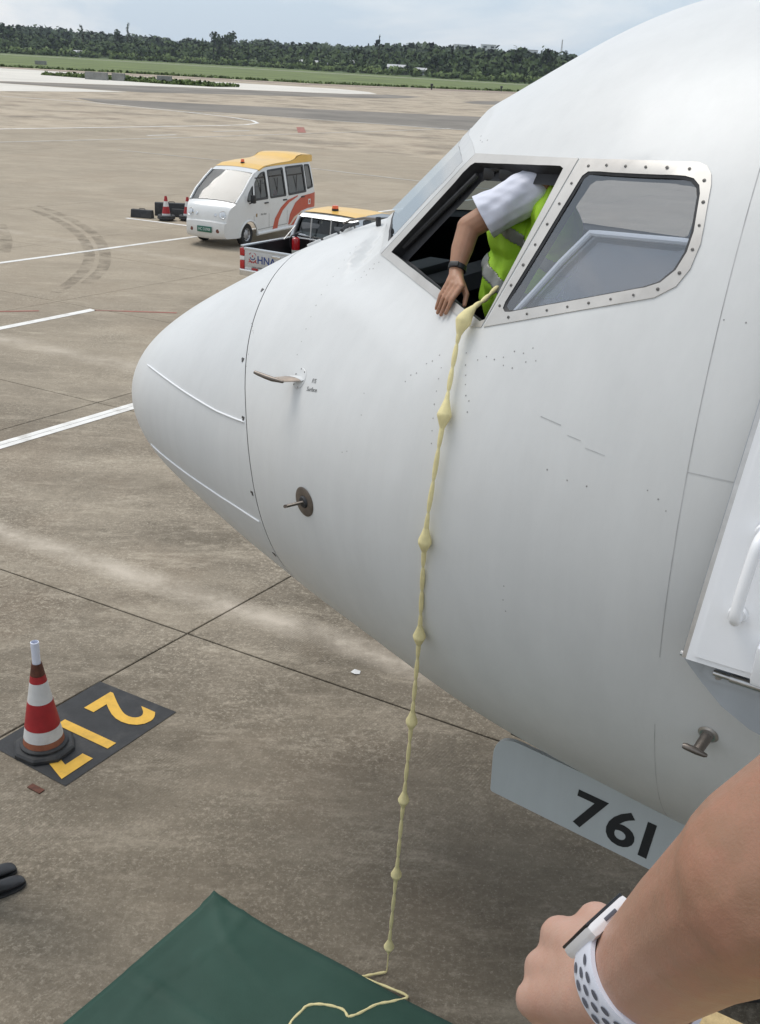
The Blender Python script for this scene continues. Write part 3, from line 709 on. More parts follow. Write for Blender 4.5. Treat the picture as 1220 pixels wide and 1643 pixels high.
# wiper
m = MB()
wp = [Vector(sp(1.70, 15.5, .025)), Vector(sp(1.62, 14.4, .045)), Vector(sp(1.50, 11.0, .05)), Vector(sp(1.44, 9.2, .045))]
m.tube(wp, [.007, .007, .006, .005], 8); wiper = m.build('wiper', M['dark_steel'], plane, 40)
m = MB(); m.tube([Vector(sp(1.70, 16.5, .0)), Vector(sp(1.70, 15.5, .035))], .013, 10); m.build('wiper_pivot', M['seal'], wiper, 40)
m = MB(); m.tube([Vector(sp(1.44, 2.0, .02)), Vector(sp(1.445, 9, .028)), Vector(sp(1.455, 12.5, .02))], .009, 8); m.build('wiper_blade', M['seal'], wiper, 40)
# upper probe: mast with a forward pointing tube
def on_skin(s_, a): return Vector(sp(s_, a)), Vector(snorm(np.array(s_), np.radians(np.array(float(a)))) * FL)
b0, n0 = on_skin(1.825, 69.5); q0 = n0.to_track_quat('Z', 'X').to_matrix()
pl0 = MB(); pl0.lathe([(.0, .003), (.043, .003), (.046, .0005)], 24)
o = pl0.build('probe_plate', M['skin'], plane, 30); o.matrix_local = Matrix.Translation(b0) @ q0.to_4x4()
_d = (n0 * .72 + Vector((-.35, 0, -.62)) * .5).normalized()
e0 = b0 + _d * .105
m = MB(); ax = Vector((1, 0, 0)); up = _d.cross(ax).normalized()
def fin(mb, a, b, c0, c1, th, sweep=.02):
    vs = []
    for p, c in ((a, c0), (b, c1)):
        for k in range(10):
            an = 2 * math.pi * k / 10; vs.append(p + ax * (math.cos(an) * c / 2) + up * (math.sin(an) * th / 2))
    fs = [(i, (i + 1) % 10, 10 + (i + 1) % 10, 10 + i) for i in range(10)] + [tuple(range(10))[::-1], tuple(range(10, 20))]
    mb.add(vs, fs)
fin(m, b0 - n0 * .002, b0 + _d * .034, .100, .094, .020); m.build('probe_root', M['skin'], plane, 40)
m = MB(); fin(m, b0 + _d * .032, e0, .090, .078, .017); m.build('probe_mast', M['bronze_steel'], plane, 40)
m = MB(); m.tube([e0 + Vector((.038, 0, -.002)), e0 + Vector((-.02, 0, 0)), e0 + Vector((-.055, .0, .004)), e0 + Vector((-.095, .0, .010)), e0 + Vector((-.112, 0, .013))], [.006, .0110, .0105, .009, .0075], 12); m.build('pitot_tube', M['dark_steel'], plane, 40)
discs('probe_screws', [(1.825 + .034 * math.cos(t) / 1.0, 69.5 + 2.0 * math.sin(t)) for t in (.3, 1.3, 2.4, 3.6, 4.6, 5.6)], .004, .004, M['screw'])
for body, ds, da in (('F/S', .105, .6), ('Surface', .105, 2.3)):
    p, n = on_skin(1.825 + ds, 69.5 + da); xx = Vector((1, 0, 0)); xx = (xx - n * xx.dot(n)).normalized(); yy = n.cross(xx)
    text_mesh(body, .026, M['ink'], 'placard_lettering', plane, Matrix.Translation(p + n * .0012) @ Matrix((xx, yy, n)).transposed().to_4x4())
# angle of attack vane
b1, n1 = on_skin(1.976, 93.67); q1 = n1.to_track_quat('Z', 'X').to_matrix()
m = MB(); m.lathe([(.0, .004), (.030, .004), (.060, .004), (.066, .001)], 28); o = m.build('vane_plate', M['dark_steel'], plane, 30); o.matrix_local = Matrix.Translation(b1) @ q1.to_4x4()
m = MB(); m.lathe([(.0, .012), (.022, .012), (.028, .0045)], 20); o2 = m.build('vane_hub', M['seal'], plane, 30); o2.matrix_local = Matrix.Translation(b1) @ q1.to_4x4()
vd = (n1 * .9 + Vector((-.35, 0, -.1))).normalized()
m = MB(); ax = Vector((.9, 0, .42)).normalized(); up = vd.cross(ax).normalized(); fin(m, b1 + n1 * .008, b1 + vd * .085, .036, .024, .015); m.build('vane_blade', M['dark_steel'], plane, 40)
# lower aft probe with a T shaped head
b2, n2 = on_skin(3.815, 106.6); q2 = n2.to_track_quat('Z', 'X').to_matrix()
m = MB(); m.lathe([(.0, .006), (.026, .006), (.034, .001)], 24); o = m.build('probe_plate', M['steel'], plane, 30); o.matrix_local = Matrix.Translation(b2) @ q2.to_4x4()
ax = Vector((1, 0, 0)); up = n2.cross(ax).normalized(); e2 = b2 + n2 * .070 + Vector((-.008, 0, -.010))
m = MB(); fin(m, b2 + n2 * .004, e2, .040, .036, .020); m.build('probe_mast', M['dark_steel'], plane, 40)
m = MB(); m.tube([e2 + Vector((-.046, 0, .004)), e2 + Vector((-.038, 0, .004)), e2, e2 + Vector((.026, 0, -.004)), e2 + Vector((.034, 0, -.004))], [.008, .011, .012, .008, .004], 12); m.build('probe_head', M['dark_steel'], plane, 40)
# cockpit interior
m = MB(); m.prism([(1.82, .86), (2.12, .98), (2.20, .96), (2.24, .90), (2.10, .84), (2.12, .20), (1.95, .20)], -.60, .60, lambda v: (v.x, v.z, v.y)); m.build('glareshield', M['cockpit'], plane)
MB().box((3.15, 0, .02), (1.9, 2.3, .04)).build('cockpit_floor', M['cockpit'], plane)
MB().box((2.72, 0, .42), (.95, .36, .75), .03).build('centre_console', M['cockpit'], plane)
for t in (-.52,):
    m = MB(); m.box((2.95, -t, .50), (.48, .46, .12), .04); m.box((3.18, -t, .95), (.12, .46, .85), .05); m.box((3.2, -t, 1.48), (.1, .26, .2), .04); m.box((2.98, -t, .25), (.3, .3, .4)); m.build('pilot_seat', M['panel_grey'], plane)
for (s_, t, z, sx, sy, sz) in ((2.30, -.55, 1.10, .05, .28, .04), (2.22, 0, 1.42, .10, .2, .10), (2.05, .45, .99, .12, .3, .05)):
    MB().box((s_, -t, z), (sx, sy, sz), .012).build('cockpit_instrument', M['panel_grey'], plane)
# sun visor rail and clip seen at the top of the open window
m = MB(); m.tube([L(2.47, .80, 1.468), L(2.57, .85, 1.482)], .010, 8); m.box(L(2.49, .81, 1.455), (.05, .03, .045), .01); m.box(L(2.585, .855, 1.462), (.07, .03, .04), .01); m.build('visor_rail', M['black_plastic'], plane)
m = MB(); pr = sp(np.array([2.10, 2.42]), np.array([40.5, 34.0]), -.03); m.tube([tuple(pr[0]), tuple(pr[1])], .012, 8); m.build('window_track', M['seal'], plane)
# slid-back window frame seen through the fixed pane
w2s = [(2.80, 63.0), (2.907, 58.0), (2.978, 54.2), (3.057, 50.8), (3.249, 52.3), (3.426, 53.6), (3.55, 54.5)]
a_ = np.array(densify(w2s, DM, False)); q_ = sp(a_[:, 0], a_[:, 1], -.032)
m = MB(); m.tube([tuple(x) for x in q_], .011, 8); m.build('sliding_window_frame', M['door_lining'], plane, 40)
a_ = np.array(w2s + [(3.5, 62.0), (3.1, 64.0)]); q_ = sp(a_[:, 0], a_[:, 1], -.055); mesh_obj('sliding_window_pane', q_, [tuple(range(len(q_)))], glass('tinted_pane', (.70, .76, .80), .9, .14, 2.6, .16), plane)
# nose gear doors and gear
def gear_door(t, name):
    sg = 1 if t > 0 else -1
    pts = rounded([(2.700, -1.165), (2.712, -1.515), (4.35, -1.68), (4.35, -1.325)], [.14, .015, .02, .02], 7)
    m = MB(); m.prism(pts, -.012, .012, lambda v: (v.x, -(t + sg * v.z), v.y)); o = m.build('gear_door', M['gear_door_paint'], plane, 40); return o
gdoor = gear_door(.62, 'gear_door'); gear_door(-.62, 'gear_door')
for dgt, s_ in (('7', 3.215), ('6', 3.385), ('1', 3.510)):
    z_ = -1.424 - (s_ - 3.195) * .092
    xx = Vector((1, 0, -.092)).normalized(); nn = Vector((0, -1, 0)); yy = nn.cross(xx)
    text_mesh(dgt, .285, M['ink'], 'number_lettering', gdoor, Matrix.Translation((s_, -(.62 + .0135), z_)) @ Matrix((xx, yy, nn)).transposed().to_4x4(), bold=.006, sx=1.08)
m = MB(); m.box((3.55, -.60, -1.205), (1.55, .022, .05), 0, Matrix.Rotation(R(5.2), 3, 'Y')); m.build('hinge_strip', M['dark_steel'], plane)
m = MB(); m.tube([(3.95, 0, -1.2), (3.95, 0, -2.16)], .07, 16); m.tube([(3.95, .28, -2.16), (3.95, -.28, -2.16)], .04, 12); m.tube([(3.95, 0, -1.9), (3.2, 0, -1.25)], .03, 10); m.build('gear_strut', M['steel'], plane, 40)
for y in (.22, -.22):
    m = MB(); m.lathe([(.18, -.09), (.30, -.095), (.335, -.06), (.343, 0), (.335, .06), (.30, .095), (.18, .09)], 28, (3.95, y, -2.16), 'Y'); w_ = m.build('wheel', M['tyre'], plane, 40)
    m = MB(); m.lathe([(.0, -.05), (.08, -.06), (.18, -.075), (.18, .075), (.08, .06), (.0, .05)], 20, (3.95, y, -2.16), 'Y'); m.build('rim', M['steel'], w_, 40)
# open passenger door, turned outwards with its lining showing
def door_pt(u, v, off):       # u aft from the free edge, v height, off towards the camera
    z = .28 + v; base_s = 3.742 + .055 * v
    t = 1.885 - .20 * v - .06 * v * v + off
    return (base_s + u, -(t), z)
def door_sheet(name, pts, off0, off1, mat, parent):
    pts = densify(pts, (.12, .12)); n = len(pts)
    vv, tt = cdt(pts, [], [(x, y) for x in np.arange(.06, .84, .1) for y in np.arange(-.2, 1.95, .1) if inside((x, y), pts)])
    V_ = [door_pt(p.x, p.y, off1) for p in vv] + [door_pt(p.x, p.y, off0) for p in vv]; k = len(vv)
    F_ = [t for t in tt] + [tuple(i + k for i in t)[::-1] for t in tt] + [(i, (i + 1) % n, (i + 1) % n + k, i + k) for i in range(n)]
    b = MB(); b.add(V_, F_); return b.build(name, mat, parent, 30)
skin_d = door_sheet('door_skin', [(-.018, -.01), (-.018, .0), (-.012, 1.86), (.05, 1.92), (.85, 1.92), (.9, 1.86), (.9, -.19), (.34, -.19), (.22, -.165), (.13, -.125), (.06, -.075), (.01, -.035)], -.05, -.012, M['metal_grey'], plane)
door_sheet('door_edge', [(-.012, .0), (-.006, 1.85), (.87, 1.85), (.87, .0)], -.012, .022, M['steel'], plane)
lining = door_sheet('door_lining', [(.004, .012), (.012, 1.84), (.86, 1.84), (.86, .012)], .022, .050, M['door_lining'], plane)
door_sheet('lining_panel', [(.026, .030), (.034, 1.82), (.84, 1.82), (.84, .030)], .050, .056, M['door_lining'], plane)
door_sheet('sill_plate', [(.055, -.035), (.055, -.004), (.84, -.004), (.84, -.05), (.08, -.05)], -.012, .006, M['metal_grey'], plane)
hp = [door_pt(.105, .18, .055), door_pt(.106, .185, .105), door_pt(.103, .25, .115), door_pt(.104, .35, .115), door_pt(.106, .405, .105), door_pt(.110, .415, .055)]
m = MB(); m.tube(catmull([Vector(p) for p in hp], 5), .0165, 12); hd = m.build('grab_handle', M['door_lining'], plane, 60)
for k in (0, -1):
    m = MB(); m.lathe([(.0, .012), (.024, .012), (.028, .0)], 18); o = m.build('handle_foot', M['door_lining'], hd, 30); o.matrix_local = Matrix.Translation(Vector(hp[k])) @ Matrix.Rotation(R(90), 4, 'X')
m = MB(); m.tube([door_pt(.085, -.018, .02), door_pt(.135, -.019, .02)], .0085, 12); m.tube([door_pt(.133, -.019, .02), door_pt(.80, -.03, .02)], .0125, 12); m.build('hinge_rod', M['steel'], plane, 40)
m = MB(); m.lathe([(0, .005), (.008, .005), (.010, 0)], 14); o = m.build('hinge_bolt', M['steel'], plane, 30); o.matrix_local = Matrix.Translation(Vector(door_pt(.10, -.033, .007))) @ Matrix.Rotation(R(90), 4, 'X')
m = MB(); m.box(door_pt(.21, .075, .08), (.05, .05, .12), .012); m.build('latch_housing', M['door_lining'], plane)
m = MB(); m.tube([door_pt(-.02, .0, -.0), door_pt(.0, .0, .0)], .008, 8); m.build('door_stop', M['steel'], plane)
for v_ in (.5, 1.4):
    m = MB(); m.tube([Vector(door_pt(.8, v_, -.05)), Vector(sp(4.55, 70 if v_ < 1 else 45, 0))], .03, 10); m.build('door_hinge_arm', M['metal_grey'], plane)
# ================================================================== escape rope
M['rope'] = simple('pale_yellow_cord', (.80, .70, .37), .85, var=.10, scale=25, bump=.5, bscale=300)
ROPE = [(2.737, 1.20, 1.112), (2.722, 1.27, 1.075), (2.705, 1.345, 1.045), (2.690, 1.385, .985), (2.697, 1.44, .86), (2.714, 1.512, .703), (2.718, 1.562, .50), (2.706, 1.574, .236), (2.659, 1.465, -.232), (2.612, 1.381, -.70), (2.564, 1.305, -1.184), (2.514, 1.224, -1.702), (2.458, 1.135, -2.27), (2.440, 1.102, -2.45), (2.435, 1.098, -2.494)]
rp0 = to_world(2.435, 1.098, -2.5039)
rope = empty('escape_rope', rp0, 0, 'pale yellow knotted escape rope hanging from the open cockpit window', 'rope')
pts = [to_world(*p) - rp0 for p in ROPE]
path = [Vector(p) for p in catmull(pts, 12)]
d_ = np.concatenate([[0], np.cumsum([(path[i + 1] - path[i]).length for i in range(len(path) - 1)])])
def path_at(x):
    x = min(max(x, 0), d_[-1]); i = min(int(np.searchsorted(d_, x)) - 1, len(path) - 2); i = max(i, 0); t = (x - d_[i]) / max(1e-9, d_[i + 1] - d_[i]); return path[i].lerp(path[i + 1], t)
def nearest(p):
    q = to_world(*p) - rp0; return float(d_[int(np.argmin([(q - a).length for a in path]))])
knots = [nearest(p) for p in ((2.700, 1.37, 1.01), (2.714, 1.512, .703), (2.706, 1.574, .236), (2.659, 1.465, -.232), (2.612, 1.381, -.70), (2.564, 1.305, -1.184), (2.514, 1.224, -1.702), (2.458, 1.135, -2.27))]
xs = []; rs = []
def rad(x):
    if x > knots[-1] + .06: return .0035
    prev = [k for k in knots if k <= x]; nxt = [k for k in knots if k > x]
    if not prev: a, b = 0.0, nxt[0]
    elif not nxt: return .007
    else: a, b = prev[-1], nxt[0]
    u = (x - a) / (b - a) * 4 % 1.0
    return .0040 + .0058 * math.sin(math.pi * u) ** .5
n_ = 700
px_ = [i * d_[-1] / (n_ - 1) for i in range(n_)]
m = MB(); m.tube([path_at(x) for x in px_], [rad(x) for x in px_], 8); m.build('cord', M['rope'], rope, True)
for k, x in enumerate(knots):
    sc = 1.28 if k == 0 else 1.16
    prof = [(.0045, -.066), (.0070, -.056), (.0150, -.026), (.0215, -.006), (.0228, .000), (.0215, .006), (.0130, .028), (.0062, .046), (.0045, .054)]
    m = MB(); m.tube([path_at(x + h * sc * .95) for r_, h in prof], [r_ * sc * random.uniform(.96, 1.04) for r_, h in prof], 12); m.build('knot', M['rope'], rope, 50)
tail = [(0.165, 3.924, .010), (.07, 3.89, .016), (.05, 3.872, .018), (.17, 3.82, .022), (.275, 3.772, .018), (.2, 3.735, .022), (.12, 3.712, .020), (.03, 3.65, .022), (-.02, 3.63, .02)]
m = MB(); tp = [Vector(p) - rp0 for p in tail]; m.tube(catmull(tp, 6), [.005 + .0028 * abs(math.sin(i * .8)) for i in range(len(catmull(tp, 6)))], 8); m.build('cord_tail', M['rope'], rope, True)
tail = [(-.02, 3.63, .02), (-.05, 3.672, .021), (-.14, 3.692, .023), (-.215, 3.685, .022), (-.25, 3.65, .02), (-.30, 3.55, .018), (-.2, 3.4, .018)]
m = MB(); tp = [Vector(p) - rp0 for p in tail]; m.tube(catmull(tp, 6), [.005 + .0028 * abs(math.sin(i * .8)) for i in range(len(catmull(tp, 6)))], 8); m.build('cord_tail', M['rope'], rope, True)

# ================================================================== green tarpaulin
s = NT('green_tarpaulin'); v = coords(s)
wv = s.n('ShaderNodeTexWave'); wv.inputs['Scale'].default_value = 160; s.l(v, wv.inputs['Vector'])
c = s.ramp(s.noise(v, 2.2, 5, .6), [(.3, (.015, .052, .036)), (.7, (.026, .074, .054))]); s.pr(c, .62, 0, s.noise(v, 120, 3), .25, .002, 0, .35)
M['tarp'] = s.m
A_, B_, C_ = Vector((-.81, 4.377)), Vector((-1.337, 3.579)), Vector((.365, 3.689))
e1 = (B_ - A_).normalized(); e2 = (C_ - A_).normalized(); tw, th = 2.6, 2.7
nx_, ny_ = 90, 90; vs = []; fs = []
rr = np.random.RandomState(5); waves = [(rr.uniform(-3, 3), rr.uniform(-3, 3), rr.uniform(0, 6), rr.uniform(.6, 1)) for _ in range(7)]
for j in range(ny_ + 1):
    for i in range(nx_ + 1):
        a, b = tw * i / nx_, th * j / ny_
        p = A_ + e1 * a + e2 * b
        z = .006
        for (kx, ky, ph, am) in waves: z += .0075 * am * max(0, math.sin(kx * a * 1.7 + ky * b * 1.7 + ph)) ** 3
        # crease lines running from the corner
        cr = abs(a - .55 * b - .05 * math.sin(b * 6)); z += .012 * math.exp(-(cr / .018) ** 2) * math.exp(-(b / .5) ** 2)
        cr = abs(b - .22 - .04 * math.sin(a * 7)); z += .010 * math.exp(-(cr / .015) ** 2) * (1 if a < .7 else math.exp(-((a - .7) / .2) ** 2))
        cr = abs(a - .62 - .08 * b); z += .008 * math.exp(-(cr / .014) ** 2)
        wob = .003 * math.sin(b * 9 + 1) * (1 if i == 0 else 0) + .003 * math.sin(a * 11) * (1 if j == 0 else 0)
        if i < 2 or j < 2: z += .006
        if i + j < 4: z += .012
        vs.append((p.x - A_.x + wob, p.y - A_.y + wob * .6, z))
for j in range(ny_):
    for i in range(nx_):
        k = j * (nx_ + 1) + i; fs.append((k, k + 1, k + nx_ + 2, k + nx_ + 1))
tarp = mesh_obj('tarpaulin', vs, fs, M['tarp'], None, smooth=True); tarp.location = (A_.x, A_.y, .004)
if tarp.data.polygons[0].normal.z < 0: tarp.data.flip_normals()
sd = tarp.modifiers.new('thickness', 'SOLIDIFY'); sd.thickness = .004; sd.offset = -1
tag(tarp, 'dark green tarpaulin spread on the concrete below the rope', 'tarpaulin')

# ================================================================== painted stand number
M['pad_black'] = simple('black_pad_paint', (.028, .029, .031), .75, var=.25, scale=8, bump=.3, bscale=90, dirt=((.10, .095, .09), .5))
M['pad_yellow'] = simple('yellow_stencil_paint', (.72, .42, .055), .7, var=.10, scale=10, dirt=((.35, .22, .05), .6))
pa, pb, pc, pd = Vector((-2.013, 6.452)), Vector((-1.377, 6.119)), Vector((-1.908, 5.251)), Vector((-2.52, 5.62))
mid = (pa + pb + pc + pd) / 4
pad = mesh_obj('stand_marking', [(p.x - mid.x, p.y - mid.y, 0) for p in (pd, pc, pb, pa)], [(0, 1, 2, 3)], M['pad_black']); pad.location = (mid.x, mid.y, .004)
tag(pad, 'black painted ground panel with yellow stand number 217', 'ground marking')
rx = ((pd - pa) + (pc - pb)).normalized(); ry = ((pb - pa) + (pc - pd)).normalized()
for body, f in (('2', .20), ('1', .54), ('7', .83)):
    ctr = pa.lerp(pd, f).lerp(pb.lerp(pc, f), .53) - mid
    mt = Matrix(((rx.x, ry.x, 0, ctr.x), (rx.y, ry.y, 0, ctr.y), (0, 0, 1, .004), (0, 0, 0, 1)))
    text_mesh(body, .66, M['pad_yellow'], 'number_lettering', pad, mt, bold=.016, sx=.80)

# ================================================================== traffic cones
M['cone_red'] = simple('cone_red_sleeve', (.36, .018, .022), .5, var=.2, scale=9, dirt=((.22, .05, .04), .5))
M['cone_white'] = simple('cone_white_sleeve', (.66, .655, .64), .45, var=.10, scale=9, dirt=((.36, .34, .31), .7))
M['cone_rubber'] = simple('cone_black_rubber', (.028, .029, .031), .7, var=.3, scale=12, dirt=((.09, .085, .075), .6))
M['cone_orange'] = simple('faded_orange_rubber', (.30, .10, .05), .7, var=.25, scale=10, dirt=((.16, .09, .06), .7))
M['rust'] = simple('rusty_brown_collar', (.10, .035, .02), .8, var=.4, scale=30)
M['paper'] = simple('white_paper_roll', (.72, .75, .86), .5, var=.05)
def cone(loc, rz, label, group, h=.66, tube=True, far=False, lean=0.0):
    root = empty('traffic_cone', (loc[0], loc[1], .008 if not far else .005), rz, label, 'cone', group)
    oct_ = [(.205 * math.cos(R(22.5 + 45 * k)), .205 * math.sin(R(22.5 + 45 * k))) for k in range(8)]
    m = MB()
    vs = []
    for r_, z in ((1.0, 0), (1.0, .022), (.93, .035), (.70, .042)):
        vs += [(x * r_, y * r_, z) for x, y in oct_]
    fs = [tuple(range(8))[::-1], tuple(range(24, 32))]
    for j in range(3):
        for i in range(8): fs.append((j * 8 + i, j * 8 + (i + 1) % 8, (j + 1) * 8 + (i + 1) % 8, (j + 1) * 8 + i))
    m.add(vs, fs); m.build('base', M['cone_rubber'], root, 20)
    m = MB(); m.lathe([(.155, .042), (.157, .055), (.150, .062), (.135, .064)], 32); m.build('base_ring', M['cone_rubber'], root, 40)
    def band(z0, z1, mat, name, ex=0.0):
        f = lambda z: .132 - (.132 - .030) * (z - .06) / (h - .06) + ex
        m = MB(); pr = [(f(z0) - .004, z0), (f(z0), z0 + .001)] + [(f(z0 + (z1 - z0) * k / 4) , z0 + (z1 - z0) * k / 4) for k in range(1, 4)] + [(f(z1), z1 - .001), (f(z1) - .004, z1)]
        m.lathe(pr, 32); return m.build(name, mat, root, 40)
    band(.060, .105, M['cone_orange'], 'cone_foot', .002)
    band(.105, .190, M['cone_white'], 'white_band', .003); band(.190, .380, M['cone_red'], 'red_band', .0045); band(.380, .525, M['cone_white'], 'white_band', .003); band(.525, .575, M['cone_red'], 'red_band', .003)
    band(.575, h, M['rust'] if tube else M['cone_red'], 'cone_tip', .003)
    if tube:
        m = MB(); m.lathe([(.0, h - .03), (.026, h - .03), (.027, h + .155), (.0225, h + .157), (.0225, h + .06), (0, h + .06)], 20); o = m.build('paper_roll', M['paper'], root, 40)
    return root
cone((-2.162, 5.631), R(20), 'red and white traffic cone with a white tube on top, standing on the painted number', 'traffic cones on the apron')
cone((-6.50, 29.75), R(5), 'red and white traffic cone with black base, left one beside the white van', 'traffic cones on the apron', .66, False, True)
cone((-5.93, 29.95), R(35), 'red and white traffic cone with darkened tip, right behind the white van front', 'traffic cones on the apron', .64, False, True)
# stacked rubber bases under the two far cones and black chocks beside them
def chock(loc, rz, label, L_=.62, w=.24, h=.22):
    root = empty('wheel_chock', (loc[0], loc[1], .002), rz, label, 'chock', 'black rubber pieces beside the van')
    m = MB(); m.prism(rounded([(-w / 2, 0), (w / 2, 0), (w * .32, h), (-w * .32, h)], .02, 3), -L_ / 2, L_ / 2, lambda v: (v.z, v.x, v.y)); m.build('chock_body', M['cone_rubber'], root, 30)
    for x in (-.3, 0, .3): MB().box((x * L_, 0, h * .55), (.03, w * .86, .03), .006).build('grip_rib', M['seal'], root)
    m = MB(); m.tube([(-.1, 0, h - .01), (-.07, 0, h + .03), (.07, 0, h + .03), (.1, 0, h - .01)], .010, 8); m.build('rope_handle', M['seal'], root, 40)
    return root
chock((-7.25, 30.05), R(-12), 'long low black rubber chock lying at the left end of the row')
chock((-6.55, 30.75), R(4), 'taller black rubber chock standing behind the left far cone', .95, .3, .36)
chock((-6.15, 30.6), R(-4), 'black rubber chock between the two far cones', .7, .28, .22)
for (x, y, lb) in ((-6.50, 29.75, 'thick black rubber ring under the left far cone'), (-5.93, 29.95, 'thick black rubber ring under the right far cone')):
    m = MB(); m.lathe([(.165, .052), (.245, .050), (.255, .075), (.24, .10), (.25, .125), (.23, .15), (.165, .152)], 28); o = m.build('cone_weight', M['cone_rubber'], None, 40); o.location = (x, y, 0); tag(o, lb, 'ring', 'rubber rings on the far cones')

# small litter on the concrete
o = mesh_obj('litter', [(-.03, 0, .002), (-.005, .022, .008), (.035, .012, .004), (.03, -.014, .002), (0, -.02, .006)], [(0, 1, 2, 3, 4)], M['cone_white']); o.location = (-.122, 6.77, .002); o.scale = (1.2, 1.6, 1)
tag(o, 'small white scrap lying on the concrete under the nose', 'litter')
m = MB(); m.box((0, 0, .004), (.11, .045, .006), .001, Matrix.Rotation(R(-30), 3, 'Z')); o = m.build('metal_plate', M['rust'], None); o.location = (-2.082, 5.211, .0); tag(o, 'small dark plate on the concrete beside the painted number', 'plate')

# ================================================================== people
M['skin_tan'] = simple('tanned_skin', (.38, .20, .122), .5, var=.10, scale=14, bump=.15, bscale=300, sss=.18)
s = NT('arm_skin'); v = coords(s)
ln = s.n('ShaderNodeVectorMath', operation='LENGTH'); s.l(v, ln.inputs[0])
c = s.ramp(ln.outputs['Value'], [(.14, (.30, .165, .104)), (.31, (.50, .315, .245))])
c = s.mixc(s.math('MULTIPLY', s.ramp(s.noise(v, 30, 6, .65), [(.42, 0.0), (.62, 1.0)]), .30), c, (.48, .22, .155))
c = s.mixc(s.math('MULTIPLY', s.ramp(s.noise(v, 11, 4, .6), [(.45, 0.0), (.70, 1.0)]), .25), c, (.30, .16, .10))
hb = s.math('ADD', s.math('MULTIPLY', s.noise(v, 160, 4, .65), .6), s.math('MULTIPLY', s.noise(v, 700, 2), .25))
s.pr(c, s.math('ADD', .38, s.math('MULTIPLY', s.noise(v, 60, 4), .2)), 0, hb, .20, .004, 0, .42, .12); M['skin_fair'] = s.m
M['shirt'] = simple('white_shirt_cotton', (.72, .73, .82), .85, var=.05, scale=9, bump=.2, bscale=500)
M['vest'] = simple('lime_vest_fabric', (.38, .66, .03), .7, var=.10, scale=9)
M['reflective'] = simple('grey_reflective_tape', (.27, .275, .25), .45, .2, var=.1, scale=30)
M['black_cloth'] = simple('black_trouser_cloth', (.022, .023, .028), .85, var=.2)
M['hair'] = simple('black_hair', (.012, .011, .010), .55, var=.3, scale=60)
M['shoe'] = simple('black_leather', (.020, .021, .024), .38, var=.25, scale=20)
M['band_black'] = simple('black_wristband', (.015, .015, .017), .4)
M['navy'] = simple('dark_navy_cloth', (.012, .014, .024), .85)
pilot_o = to_world(2.86, .66, .04)
pilot = empty('person', pilot_o, -HEAD, 'person in white shirt and lime vest leaning an arm out of the cockpit window', 'person')
def PL_(s, t, z): return (s - 2.86, -(t - .66), z - .04)
sh = (2.755, .895, 1.455); el = (2.515, 1.015, 1.275); wr = (2.525, 1.115, 1.125)
kn = [(2.522, 1.165, 1.092), (2.545, 1.180, 1.088), (2.568, 1.190, 1.087), (2.590, 1.195, 1.090)]
mid_ = [(2.508, 1.197, 1.045), (2.528, 1.213, 1.040), (2.550, 1.225, 1.040), (2.574, 1.233, 1.045)]
tp_ = [(2.500, 1.208, .997), (2.515, 1.225, .986), (2.538, 1.242, .985), (2.562, 1.252, .996)]
caps = [(PL_(*sh), .058, PL_(*el), .046), (PL_(*el), .044, PL_(2.516, 1.06, 1.20), .042), (PL_(2.516, 1.06, 1.20), .042, PL_(*wr), .028), (PL_(*wr), .027, PL_(2.545, 1.15, 1.098), .029)]
for a, b, c in zip(kn, mid_, tp_):
    caps += [(PL_(*wr), .022, PL_(*a), .0125), (PL_(*a), .0115, PL_(*b), .0098), (PL_(*b), .0095, PL_(*c), .0078)]
caps += [(PL_(2.548, 1.13, 1.105), .016, PL_(2.603, 1.175, 1.058), .012), (PL_(2.603, 1.175, 1.058), .011, PL_(2.612, 1.205, 1.025), .009)]
hc = (2.70, .36, 1.60)
caps += [(PL_(2.66, .60, 1.38), .06, PL_(2.69, .42, 1.53), .055)]
ell = [(PL_(*hc), (.095, .078, .110)), (PL_(2.605, .37, 1.585), (.02, .014, .016)), (PL_(2.63, .37, 1.54), (.035, .04, .03)), (PL_(2.715, .44, 1.60), (.02, .010, .03)), (PL_(2.715, .28, 1.60), (.02, .010, .03))]
blob('body', caps, ell, M['skin_tan'], pilot, .004, 6)
blob('hair', [], [(PL_(2.72, .35, 1.645), (.100, .084, .085))], M['hair'], pilot, .008, 3)
# short sleeve, cut square at its hem
sl = blob('shirt_sleeve', [(PL_(2.69, .82, 1.425), .080, PL_(2.715, .895, 1.425), .078), (PL_(2.715, .895, 1.425), .080, PL_(2.52, 1.015, 1.285), .086)], [], M['shirt'], pilot, .0045, 6)
pn = Vector(PL_(2.562, .995, 1.312)); dr = (pn - Vector(PL_(*sh))).normalized()
bm = bmesh.new(); bm.from_mesh(sl.data)
for v in bm.verts:
    k = (v.co - pn).dot(dr); v.co += v.normal * (0.0022 * math.sin(k * 62 + v.co.z * 48) + .0016 * math.sin(v.co.x * 85 - v.co.z * 52) + .001 * math.sin(v.co.y * 140 + v.co.z * 90))
bmesh.ops.bisect_plane(bm, geom=bm.verts[:] + bm.edges[:] + bm.faces[:], plane_co=pn, plane_no=dr, clear_outer=True)
bm.to_mesh(sl.data); bm.free(); sl.data.shade_smooth(); sl.modifiers.new('cloth', 'SOLIDIFY').thickness = .004
blob('shirt', [(PL_(2.62, .62, 1.40), .09, PL_(2.735, .80, 1.42), .09), (PL_(2.60, .55, 1.36), .085, PL_(2.50, .42, 1.18), .07)], [(PL_(2.64, .68, 1.26), (.12, .16, .17)), (PL_(2.66, .66, 1.02), (.12, .16, .22))], M['shirt'], pilot, .010, 6)
